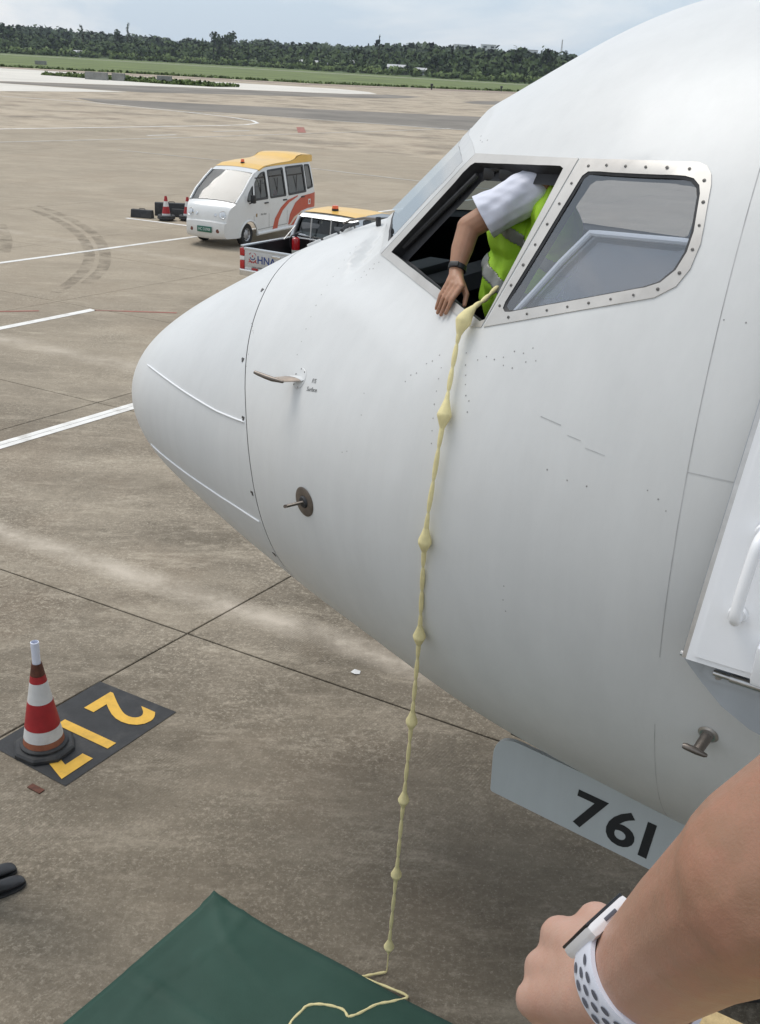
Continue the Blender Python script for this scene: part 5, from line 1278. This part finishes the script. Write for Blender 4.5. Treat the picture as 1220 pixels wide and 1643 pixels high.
# ---------------------------------------------------------------- pickup truck
def build_truck(loc, rz):
    root = empty('pickup_truck', loc, rz, 'silver pickup truck with a yellow cab roof, parked behind the aircraft nose', 'pickup truck')
    W_ = .86
    # bed (x forward, origin at the tailgate)
    for sg in (1, -1):
        m = MB(); pts = [(0.0, .50), (.42, .50)] + arc(.98, .42, .44, 170, 10, 12) + [(1.55, .50), (1.62, .95), (0.02, .95)]
        m.prism(pts, W_ - .05, W_, lambda v: (v.x, sg * v.z, v.y)); m.build('bed_side', M['silver'], root)
        MB().box((.80, sg * (W_ - .035), .965), (1.62, .085, .03), .01).build('bed_rail', M['silver'], root)
        for nm, z0, z1, mt in (('tail_light', .78, .93, M['red_lens']), ('reversing_light', .70, .775, M['tape_white']), ('tail_light', .52, .695, M['red_lens'])):
            MB().box((.0, sg * (W_ - .055), (z0 + z1) / 2), (.09, .11, z1 - z0), .012).build(nm, mt, root)
    tg = MB().box((-.005, 0, .73), (.06, W_ * 2 - .22, .44), .012).build('tailgate', M['silver'], root)
    MB().box((-.012, 0, .925), (.07, W_ * 2 - .20, .055), .014).build('tailgate_rim', M['silver'], tg)
    m = MB(); m.box((-.042, -.02, .845), (.02, .20, .06), .012); m.build('tailgate_handle', M['chrome'], tg)
    nn = Vector((-1, 0, 0)); yy = Vector((0, 0, 1)); xx = yy.cross(nn)
    def on_gate(y, z, e=.0375): return Matrix.Translation((-e, y, z)) @ Matrix((xx, yy, nn)).transposed().to_4x4()
    text_mesh('HNA', .205, M['blue_print'], 'logo_lettering', tg, on_gate(.22, .735), bold=.003)
    # round emblem: wings over a ring
    def gate_arc(cy, cz, r0, r1, a0, a1, mat, n=14):
        v = []
        for k in range(n + 1):
            a = R(a0 + (a1 - a0) * k / n); v += [(-.038, cy - r0 * math.cos(a), cz + r0 * math.sin(a)), (-.038, cy - r1 * math.cos(a), cz + r1 * math.sin(a))]
        MB().add(v, [(2 * k, 2 * k + 1, 2 * k + 3, 2 * k + 2) for k in range(n)]).build('emblem', mat, tg, None)
    gate_arc(.55, .775, .082, .100, 200, 340, M['red_print']); gate_arc(.55, .790, .050, .068, 190, 350, M['blue_print']); gate_arc(.55, .80, .0, .018, 0, 360, M['red_print']); gate_arc(.49, .665, .022, .040, 0, 180, M['red_print']); gate_arc(.61, .665, .022, .040, 0, 180, M['red_print'])
    gate_arc(.55, .775, .088, .100, 30, 65, M['red_print']); gate_arc(.55, .775, .088, .100, 115, 150, M['red_print'])
    text_mesh('HNA AIRPORT SERVICE', .045, M['ink'], 'logo_lettering', tg, on_gate(.30, .585), sx=1.1)
    MB().box((-.045, 0, .47), (.09, W_ * 2 - .04, .13), .02).build('bumper', M['chrome'], root)
    for k in range(9):
        MB().box((-.0375, .66 - .165 * k, .545), (.006, .15, .05)).build('reflector_tape', M['tape_white'] if k % 2 == 0 else M['red_lens'], tg)
    MB().box((.80, 0, .48), (1.58, 1.60, .04)).build('bed_floor', M['trim_black'], root)
    MB().box((1.60, 0, .73), (.05, 1.62, .50)).build('bed_front', M['trim_black'], root)
    for sg in (1, -1): MB().box((.80, sg * (W_ - .07), .72), (1.55, .03, .46)).build('bed_liner', M['trim_black'], root)
    # cab
    def hw(x, z):
        b = W_ if z < .98 else W_ - .20 * ((z - .98) / .70) ** 1.1
        return b
    outl = [(1.66, .35), (1.66, .98), (1.75, 1.50), (1.86, 1.62), (2.2, 1.665), (2.75, 1.665), (3.1, 1.60), (3.75, 1.02), (4.55, .93), (4.80, .78), (4.86, .45), (4.80, .35)] + arc(4.10, .34, .42, -2, 182, 14) + [(3.3, .33)]
    wnd = [rounded([(1.86, 1.03), (2.55, 1.03), (2.55, 1.57), (1.98, 1.57)], .06, 3), rounded([(2.64, 1.03), (3.55, 1.03), (3.10, 1.52), (2.64, 1.57)], .06, 3)]
    for sg in (1, -1):
        o2 = densify(outl, (.15, .15)); hs = [densify(w, (.15, .15)) for w in wnd]; gr = [(x, z) for x in np.arange(1.7, 4.8, .15) for z in np.arange(.4, 1.65, .12) if inside((x, z), o2) and not any(inside((x, z), h) for h in hs)]
        vv, tt = cdt(o2, hs, gr); m = MB(); m.add([(p.x, sg * hw(p.x, p.y), p.y) for p in vv], tt); m.build('cab_side', M['silver'], root, 35)
        for w in wnd:
            n = len(w); m = MB(); m.add([(p[0], sg * (hw(*p) - .008), p[1]) for p in w], [tuple(range(n))]); m.build('side_window', M['van_glass'], root)
            m = MB(); m.tube([(p[0], sg * (hw(*p) + .001), p[1]) for p in w + [w[0]]], .014, 6); m.build('window_trim', M['trim_black'], root)
        for x in (1.95, 2.75): MB().box((x, sg * (W_ + .012), .90), (.16, .025, .04), .008).build('door_handle', M['chrome'], root)
        MB().box((3.45, sg * (W_ + .10), 1.06), (.10, .18, .15), .03).build('mirror', M['trim_black'], root)
        wheel(root, .98, sg * .74, .36, .22); wheel(root, 4.10, sg * .74, .36, .22)
        MB().box((4.80, sg * .62, .74), (.10, .34, .18), .03).build('headlight', M['lens'], root)
    def cross(path, mat, name, bulge=.03, nv=10, off=0.0, shrink=0.0, parent=None, ctr=(2.9, .9)):
        path = densify(path, (.1, .1), False); vs = []; fs = []; P_ = [Vector(p) for p in path]
        for i, p in enumerate(P_):
            t = (P_[min(i + 1, len(P_) - 1)] - P_[max(i - 1, 0)]).normalized(); nrm = Vector((t.y, -t.x))
            if nrm.dot(p - Vector(ctr)) < 0: nrm = -nrm
            for k in range(nv + 1):
                v = -1 + 2 * k / nv; b = bulge * (1 - v * v) + off; vs.append((p.x + nrm.x * b, v * (hw(p.x, p.y) - shrink), p.y + nrm.y * b))
        for i in range(len(P_) - 1):
            for k in range(nv): a = i * (nv + 1) + k; fs.append((a, a + 1, a + nv + 2, a + nv + 1))
        m = MB(); m.add(vs, fs); return m.build(name, mat, parent or root, 50)
    cross([(1.66, .35), (1.66, .98)], M['silver'], 'cab_back')
    rw = cross([(1.66, .98), (1.69, 1.14)], M['silver'], 'cab_back_panel', .02)
    cross([(1.665, 1.005), (1.745, 1.50)], M['van_glass'], 'rear_window', .02, off=.0, shrink=.06)
    fr = MB(); rim_ = rounded([(-.74, 1.02), (.74, 1.02), (.66, 1.51), (-.66, 1.51)], .10, 5)
    fr.tube([(1.65 + (z - .98) * .17 - .02, y, z) for y, z in rim_ + [rim_[0]]], .022, 8); fr.build('rear_window_seal', M['trim_black'], root, 60)
    for sg in (1, -1):
        m = MB(); m.tube([(1.65, sg * .815, .97), (1.70, sg * .77, 1.25), (1.745, sg * .69, 1.53)], .05, 8); m.build('cab_pillar', M['silver'], root, 60)
    cross([(1.735, 1.50), (1.80, 1.585), (1.92, 1.635)], M['silver'], 'roof_rim', .02)
    cross([(1.86, 1.625), (2.2, 1.67), (2.75, 1.67), (3.05, 1.62)], M['roof_yellow'], 'roof', .035, off=.006, shrink=-.006)
    cross([(3.1, 1.60), (3.75, 1.02)], M['van_screen'], 'windscreen', .05)
    cross([(3.75, 1.02), (4.55, .93), (4.80, .78)], M['silver'], 'bonnet', .05)
    cross([(4.80, .78), (4.86, .45), (4.80, .35)], M['trim_black'], 'front_bumper', .06)
    MB().box((3.2, 0, .42), (3.0, 1.4, .12), .03).build('chassis', M['interior'], root)
    for x in (2.75, 1.98):
        for y in (.40, -.40):
            m = MB(); m.box((x, y, .72), (.5, .5, .16), .04); m.box((x - .22, y, 1.08), (.14, .48, .62), .05); m.box((x - .2, y, 1.43), (.09, .24, .16), .03); m.build('seat', M['seat_grey'], root)
    m = MB(); m.lathe([(0, .15), (.055, .145), (.066, .12), (.066, .06)], 18, (2.15, .10, 1.695)); bc = m.build('beacon', M['orange_lens'], root, 40)
    m = MB(); m.lathe([(.070, .062), (.072, .0)], 18, (2.15, .10, 1.695)); m.build('beacon_base', M['trim_black'], bc, 40)
    # headboard bars behind the rear window
    for y in (.30, -.18, -.62):
        m = MB(); m.tube([(1.56, y, .95), (1.60, y, 1.56)], .016, 8); m.build('rack_bar', M['steel'], root)
    m = MB(); m.tube([(1.56, .78, .98), (1.56, -.78, .98)], .02, 8); m.build('rack_bar', M['steel'], root)
    for y in (.76, -.76):
        m = MB(); m.tube([(1.56, y, .98), (1.28, y, .96)], .012, 6); m.tube([(1.60, y * .93, 1.28), (1.28, y, .96)], .012, 6); m.build('rack_brace', M['steel'], root)
    for ch in root.children_recursive:       # low cab
        if ch.type == 'MESH':
            for v in ch.data.vertices:
                if v.co.z > .985: v.co.z = .985 + (v.co.z - .985) * .76
    return root
TR_A = R(60); TR_C = Vector((-2.25, 19.92))
build_truck((TR_C.x, TR_C.y, .003), TR_A)
def truck_pt(x, y, z):
    c, s_ = math.cos(TR_A), math.sin(TR_A); return (TR_C.x + c * x - s_ * y, TR_C.y + s_ * x + c * y, z)
ex = empty('fire_extinguisher', truck_pt(1.36, .52, .505), 0, 'red fire extinguisher with a cream label standing in the truck bed', 'extinguisher')
m = MB(); m.lathe([(0, .0), (.078, .0), (.082, .015), (.082, .46), (.074, .50), (.05, .515), (.025, .53), (0, .53)], 22); m.build('cylinder', M['ext_red'], ex, 40)
m = MB(); m.lathe([(.0832, .10), (.084, .11), (.084, .26), (.0832, .27)], 22); m.build('label_sleeve', M['label_cream'], ex, 40)
m = MB(); m.box((0, 0, .56), (.05, .05, .08), .006); m.tube([(0, 0, .59), (.10, .02, .62)], .012, 8); m.tube([(0, 0, .57), (.11, .02, .555)], .011, 8); m.build('valve', M['trim_black'], ex)
m = MB(); m.tube(catmull([Vector((0, 0, .56)), Vector((-.08, 0, .55)), Vector((-.12, 0, .45)), Vector((-.10, 0, .3))], 5), .012, 8); m.build('hose', M['trim_black'], ex, 60)
# ================================================================== far airfield edge
M['block'] = simple('concrete_block', (.24, .24, .225), .9, var=.2, scale=1.5)
for (x, y, w, lb) in ((-49.6, 178.5, 3.6, 'longest grey concrete block on the left of the grass island'), (-46.3, 179.5, 2.0, 'short grey concrete block next to the longest one on the island'), (-38.6, 178.5, 2.3, 'grey concrete block standing alone in the middle of the island')):
    m = MB(); m.prism([(-.45, 0), (.45, 0), (.38, 1.15), (-.38, 1.15)], -w / 2, w / 2, lambda v: (v.z, v.x, v.y)); o = m.build('concrete_block', M['block'], None, 30); o.location = (x, y, 0); o.rotation_euler = (0, 0, R(-4)); tag(o, lb, 'block', 'concrete blocks on the grass island')
m = MB(); m.box((0, 0, .5), (3.0, 1.0, 1.0), .05); o = m.build('equipment_cabinet', M['block'], None); o.location = (-100, 305, 0); tag(o, 'low grey box in the grass at the far left', 'box')
for (x, y, lb) in ((6.5, 252, 'small dark marker post in the grass edge, left one'), (25, 282, 'small dark marker post at the grass edge near the windscreen')):
    m = MB(); m.lathe([(.15, 0), (.15, .8), (.32, .85), (.32, 1.25), (0, 1.3)], 10); o = m.build('marker_post', M['trim_black'], None); o.location = (x, y, 0); tag(o, lb, 'post', 'marker posts at the grass edge')
# foliage
def leaf_mat(name, a, b):
    s = NT(name); oi = s.n('ShaderNodeNewGeometry').outputs['Random Per Island']; p = position(s)
    f = s.math('ADD', s.math('MULTIPLY', oi, .35), s.math('MULTIPLY', s.noise(p, .06, 3), .75)); c = s.ramp(f, [(.25, a), (.85, b)])
    s.pr(c, .8, 0, None, coat=0, spec=.15); return s.m
M['leaf'] = leaf_mat('tree_leaves', (.030, .052, .018), (.078, .112, .038))
M['leaf2'] = leaf_mat('scrub_leaves', (.075, .115, .034), (.165, .215, .075))
M['leaf_dark'] = leaf_mat('dark_tree_leaves', (.028, .048, .022), (.066, .094, .042))
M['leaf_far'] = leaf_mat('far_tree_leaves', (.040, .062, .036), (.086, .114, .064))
M['bark'] = simple('bark', (.07, .055, .04), .9)
RN = np.random.RandomState(11); NRM = []
def quads_cloud(c, rad, n, size, shell=.55):
    """leaf-clump quads through a lumpy crown volume; returns verts array, faces"""
    d = RN.normal(size=(n, 3)); d /= np.linalg.norm(d, axis=1)[:, None]
    r = RN.uniform(shell, 1.0, n)[:, None] ** .7
    lump = 1 + .22 * np.sin(d[:, :1] * 5 + c[0]) * np.cos(d[:, 1:2] * 4 + c[1]) + .12 * RN.normal(size=(n, 1))
    p = np.array(c) + d * r * lump * np.array(rad)
    nn = d + RN.normal(size=(n, 3)) * .55; nn /= np.linalg.norm(nn, axis=1)[:, None]
    t = np.cross(nn, RN.normal(size=(n, 3))); t /= np.linalg.norm(t, axis=1)[:, None]; b = np.cross(nn, t)
    s = size * RN.uniform(.6, 1.4, (n, 1)); a = RN.uniform(.6, 1.0, (n, 1))
    V = np.stack([p - t * s - b * s * a, p + t * s - b * s * a * .6, p + t * s * .7 + b * s * a, p - t * s * .8 + b * s * a * .8], 1).reshape(-1, 3)
    F = np.arange(4 * n).reshape(-1, 4); nv = d * .9 + RN.normal(size=(n, 3)) * .28 + np.array([0, 0, .25]); nv /= np.linalg.norm(nv, axis=1)[:, None]; NRM.append(np.repeat(nv, 4, 0)); return V, F
def mesh_np(name, Vs, Fs, mat, parent=None):
    V = np.concatenate(Vs); off = np.cumsum([0] + [len(v) for v in Vs[:-1]]); F = np.concatenate([f + o for f, o in zip(Fs, off)])
    me = bpy.data.meshes.new(name); me.vertices.add(len(V)); me.vertices.foreach_set('co', V.astype(np.float32).ravel())
    me.loops.add(F.size); me.loops.foreach_set('vertex_index', F.astype(np.int32).ravel()); me.polygons.add(len(F)); me.polygons.foreach_set('loop_start', np.arange(0, F.size, 4, dtype=np.int32)); me.update(calc_edges=True); me.validate()
    me.materials.append(mat); me.shade_smooth(); me.normals_split_custom_set_from_vertices(np.concatenate(NRM).tolist()); NRM.clear(); return link(bpy.data.objects.new(name, me), parent)
def hill(x, y):
    edge = 690 - 135 * max(0, min(1, (x + 90) / 150.0)) if x > -90 else 690
    u = max(0.0, y - edge)
    h = 8.6 * (1 - math.exp(-(u / 95.0) ** 2)) * (1.0 + .18 * math.sin(x * .013 + 1) + .12 * math.sin(x * .037)) + 6.5 * (1 - math.exp(-(max(0, u - 180) / 260.0) ** 2))
    return h
nx_, ny_ = 70, 40; vs = []; fs = []
for j in range(ny_ + 1):
    for i in range(nx_ + 1):
        x = -900 + 1800 * i / nx_; y = 540 + 900 * j / ny_; vs.append((x, y, hill(x, y) - .09))
for j in range(ny_):
    for i in range(nx_): k = j * (nx_ + 1) + i; fs.append((k, k + 1, k + nx_ + 2, k + nx_ + 1))
o = mesh_obj('hills', vs, fs, M['grass_far'], None, smooth=True); o['kind'] = 'structure'
def wood(name, label, rows, mat, n_leaf, size):
    Vs = []; Fs = []
    for (x, y, r, h) in rows:
        z = hill(x, y)
        for k in range(RN.randint(2, 4)):
            cx, cy = x + RN.uniform(-.5, .5) * r, y + RN.uniform(-.5, .5) * r; hh = h * RN.uniform(.75, 1.05)
            V, F = quads_cloud((cx, cy, z + hh * .52), (r * RN.uniform(.6, .95), r * .8, hh * .5), n_leaf, size, .35); Vs.append(V); Fs.append(F)
    o = mesh_np(name, Vs, Fs, mat); tag(o, label, 'woodland', kind='stuff'); return o
def edge_y(x): return 690 - 135 * max(0, min(1, (x + 90) / 150.0)) if x > -90 else 690
rows = []
for x in np.arange(-420, 330, 5.5):
    for d in (4, 16): rows.append((x + RN.uniform(-3, 3), edge_y(x) + d + RN.uniform(-4, 5), RN.uniform(3.0, 5.0), RN.uniform(2.5, 5.0)))
wood('scrub', 'low bright green scrub along the foot of the wooded ridge', rows, M['leaf2'], 34, .75)
rows = []
for d in (30, 52, 75, 100, 128):
    for x in np.arange(-430, 340, 8.0): rows.append((x + RN.uniform(-5, 5), edge_y(x) + d + RN.uniform(-9, 9), RN.uniform(4.5, 7.5), RN.uniform(5, 8.5)))
wood('woodland', 'dense dark green wood covering the low ridge behind the airfield', rows, M['leaf'], 52, 1.05)
rows = []
for d in (190, 240, 300, 370, 450):
    for x in np.arange(-520, 420, 11.0): rows.append((x + RN.uniform(-6, 6), edge_y(x) + d + RN.uniform(-18, 18), RN.uniform(6, 9.5), RN.uniform(7, 11)))
wood('far_woodland', 'hazier wood on the farther ridge along the skyline', rows, M['leaf_far'], 40, 1.6)
# single trees that stand out
def tree(x, y, h, r, label, mat=None, shape='round', n=170):
    z = hill(x, y); root = empty('tree', (x, y, z), 0, label, 'tree', 'single trees standing out of the wood')
    m = MB(); m.tube([(0, 0, -.3), (.1 * r * .3, 0, h * .35), (0, .05 * r, h * .7)], [.05 * h * .5, .035 * h * .5, .012 * h], 7); 
    for k in range(4):
        a = k * 1.6 + x; m.tube([(0, 0, h * (.35 + .1 * k)), (math.cos(a) * r * .5, math.sin(a) * r * .5, h * (.55 + .1 * k))], [.012 * h, .005 * h], 5)
    m.build('trunk', M['bark'], root, 40)
    Vs = []; Fs = []
    if shape == 'round':
        for k in range(6):
            a = k * 1.05; V, F = quads_cloud((math.cos(a) * r * .45, math.sin(a) * r * .45, h * RN.uniform(.55, .82)), (r * .55, r * .55, h * .22), n // 6, .13 * r + .25, .3); Vs.append(V); Fs.append(F)
    elif shape == 'spire':
        for k in range(7):
            t = k / 6; V, F = quads_cloud((0, 0, h * (.22 + .72 * t)), (r * (1 - .85 * t) * .8, r * (1 - .85 * t) * .8, h * .09), n // 7, .35, .2); Vs.append(V); Fs.append(F)
    else:
        for k in range(6):
            t = k / 5; V, F = quads_cloud((RN.uniform(-.4, .4) * r, RN.uniform(-.3, .3) * r, h * (.45 + .5 * t)), (r * .42, r * .42, h * .08), n // 8, .4, .2); Vs.append(V); Fs.append(F)
    mesh_np('crown', Vs, Fs, mat or M['leaf_dark'], root)
    return root
TREES = [(-290, 770, 17, 8.0, 'broad dark tree, the tallest at the left end of the skyline', 'round'), (-277, 775, 15, 6.5, 'round tree just right of the tallest broad tree at the left', 'round'),
 (-222, 770, 17, 2.6, 'narrow ragged tree, first sparse spire on the skyline from the left', 'wispy'), (-203, 790, 15, 3.2, 'loose topped tree left of the wispy pine', 'round'),
 (-196, 790, 19, 2.2, 'wispy leaning pine standing above the left skyline', 'wispy'), (-128, 760, 17, 4.5, 'round topped tree in the pair above the van', 'round'), (-120, 765, 18, 4.5, 'tree right of the round topped one above the van', 'round'),
 (-122, 712, 12, 1.7, 'dark cypress, left of three in front of the wood', 'spire'), (-112, 712, 9, 1.6, 'short dark cypress, middle of three in front of the wood', 'spire'), (-100, 714, 12.5, 1.8, 'dark cypress, right of three in front of the wood', 'spire'),
 (-16, 690, 18, 2.4, 'pointed tree rising from the skyline right of the middle', 'spire'), (18, 605, 12.5, 5.5, 'big dark bushy tree in front of the low white buildings', 'round'), (62, 620, 14, 5.5, 'rounded tree at the right end by the airliner roof', 'round'), (80, 625, 14, 5.0, 'dense tree beside the fuselage at the far right', 'round')]
for (x, y, h, r, lb, shp) in TREES: tree(x, y, h, r, lb, M['leaf_dark'], shp)
# grass island
Vs = []; Fs = []
isl = [(-62.7, 190), (-50.9, 182.5), (-38, 175), (-30, 174), (-27.0, 181), (-35.5, 190), (-48, 196), (-58.6, 199)]
o = sheet('grass_island', isl, .012, M['grass'])
bl = []
while len(bl) < 2200:
    x, y = RN.uniform(-63, -26), RN.uniform(172, 200)
    if inside((x, y), isl): bl.append((x, y))
for (x, y) in bl:
    V, F = quads_cloud((x, y, .12), (.25, .25, .22 + .25 * RN.rand()), 4, .22, .1); Vs.append(V); Fs.append(F)
o = mesh_np('island_grass', Vs, Fs, M['leaf2']); tag(o, 'rough grass growing on the paved island', 'grass', kind='stuff')
# ragged grass lip where the field meets the pavement
Vs = []; Fs = []
lip = [(-200, 238), (-89, 245), (-55.9, 250.5), (-20.6, 249), (28, 288.5), (110, 318)]
for i in range(len(lip) - 1):
    a, b = Vector(lip[i]), Vector(lip[i + 1]); n = int((b - a).length * 5)
    for k in range(n):
        p = a.lerp(b, RN.rand()) + Vector((0, abs(RN.normal()) * 2.2)); V, F = quads_cloud((p.x, p.y, .14), (.35, .35, .28), 3, .28, .1); Vs.append(V); Fs.append(F)
o = mesh_np('verge_grass', Vs, Fs, M['leaf2']); tag(o, 'tufted dark edge of the grass field along the pavement', 'grass', kind='stuff')
# low buildings
M['wall_white'] = simple('white_render', (.62, .63, .63), .8, var=.06, scale=.3)
M['roof_grey'] = simple('pale_sheet_roof', (.50, .50, .50), .6, var=.1, scale=.3)
M['dark_pane'] = simple('dark_window_pane', (.05, .06, .07), .3)
def house(x, y, w, d, h, label, z=None, roof='gable', storeys=1, group='low buildings beyond the grass', rot=0.0):
    z = hill(x, y) if z is None else z
    root = empty('building', (x, y, z), rot, label, 'building', group)
    MB().box((0, 0, h / 2), (w, d, h), .05).build('wall', M['wall_white'], root)
    m = MB()
    if roof == 'gable': m.prism([(-d / 2 - .4, h), (d / 2 + .4, h), (0, h + d * .22)], -w / 2 - .4, w / 2 + .4, lambda v: (v.z, v.x, v.y))
    else: m.box((0, 0, h + .2), (w + .3, d + .3, .4), .05)
    m.build('roof', M['roof_grey'], root)
    n = max(2, int(w / 4))
    for s_ in range(storeys):
        for k in range(n):
            MB().box((-w / 2 + w * (k + .5) / n, -d / 2 - .02, h * (s_ + .55) / storeys), (w / n * .45, .08, h / storeys * .4)).build('window', M['dark_pane'], root)
    MB().box((w * .1, -d / 2 - .03, 1.05), (1.1, .08, 2.1)).build('door', M['block'], root)
    return root
house(-60, 700, 11, 7, 3.0, 'low grey roofed shed half hidden in the scrub, left of the pair')
house(-48, 702, 8, 6, 3.2, 'small pale shed, right of the pair in the scrub', 0.3)
house(-36, 705, 12, 6, 2.6, 'long low pale roof right of the two sheds')
house(-3, 640, 13, 7, 3.4, 'long white low building below the skyline in the middle')
house(9.5, 628, 6, 5, 2.8, 'small white hut right of the long white building')
house(-206, 702, 5, 4, 3.0, 'small white hut at the edge of the wood far left')
for (x, y, w, h, st, lb) in ((42, 840, 11, 8, 2, 'pale flat roofed block on the skyline, left of three'), (62, 840, 11, 9, 3, 'pale flat roofed block on the skyline, middle of three'), (94, 850, 12, 8.5, 2, 'grey flat roofed block on the skyline, right of three beside the mast')):
    house(x, y, w, 8, h, lb, hill(x, y) + 2.0, 'flat', st, 'blocks on the far ridge')
# mast
mt = empty('radio_mast', (118, 850, hill(118, 850)), 0, 'thin lattice mast on the skyline near the airliner roof', 'mast')
for sx, sy in ((-1, -1), (1, -1), (0, 1)):
    m = MB(); m.tube([(sx * .9, sy * .9, 0), (sx * .25, sy * .25, 20)], .16, 5); m.build('mast_leg', M['steel'], mt)
for k in range(7):
    z = 1 + 2.6 * k; w = .9 - .65 * z / 20; m = MB(); m.tube([(-w, -w, z), (w, -w, z + 1.4), (0, w, z), (-w, -w, z)], .09, 4); m.build('mast_brace', M['steel'], mt)

# ================================================================== air
hz = MB(); hz.box((0, 560, 20.5), (2200, 1300, 47)); o = hz.build('haze', None, None, None); tag(o, 'thin pale haze over the airfield', 'haze', kind='stuff')
s = NT('thin_haze'); pv = s.n('ShaderNodeVolumePrincipled'); pv.inputs['Color'].default_value = (.80, .88, 1.0, 1); pv.inputs['Density'].default_value = .00011; pv.inputs['Anisotropy'].default_value = .1
s.l(pv.outputs[0], s.out.inputs['Volume']); o.data.materials.append(s.m)
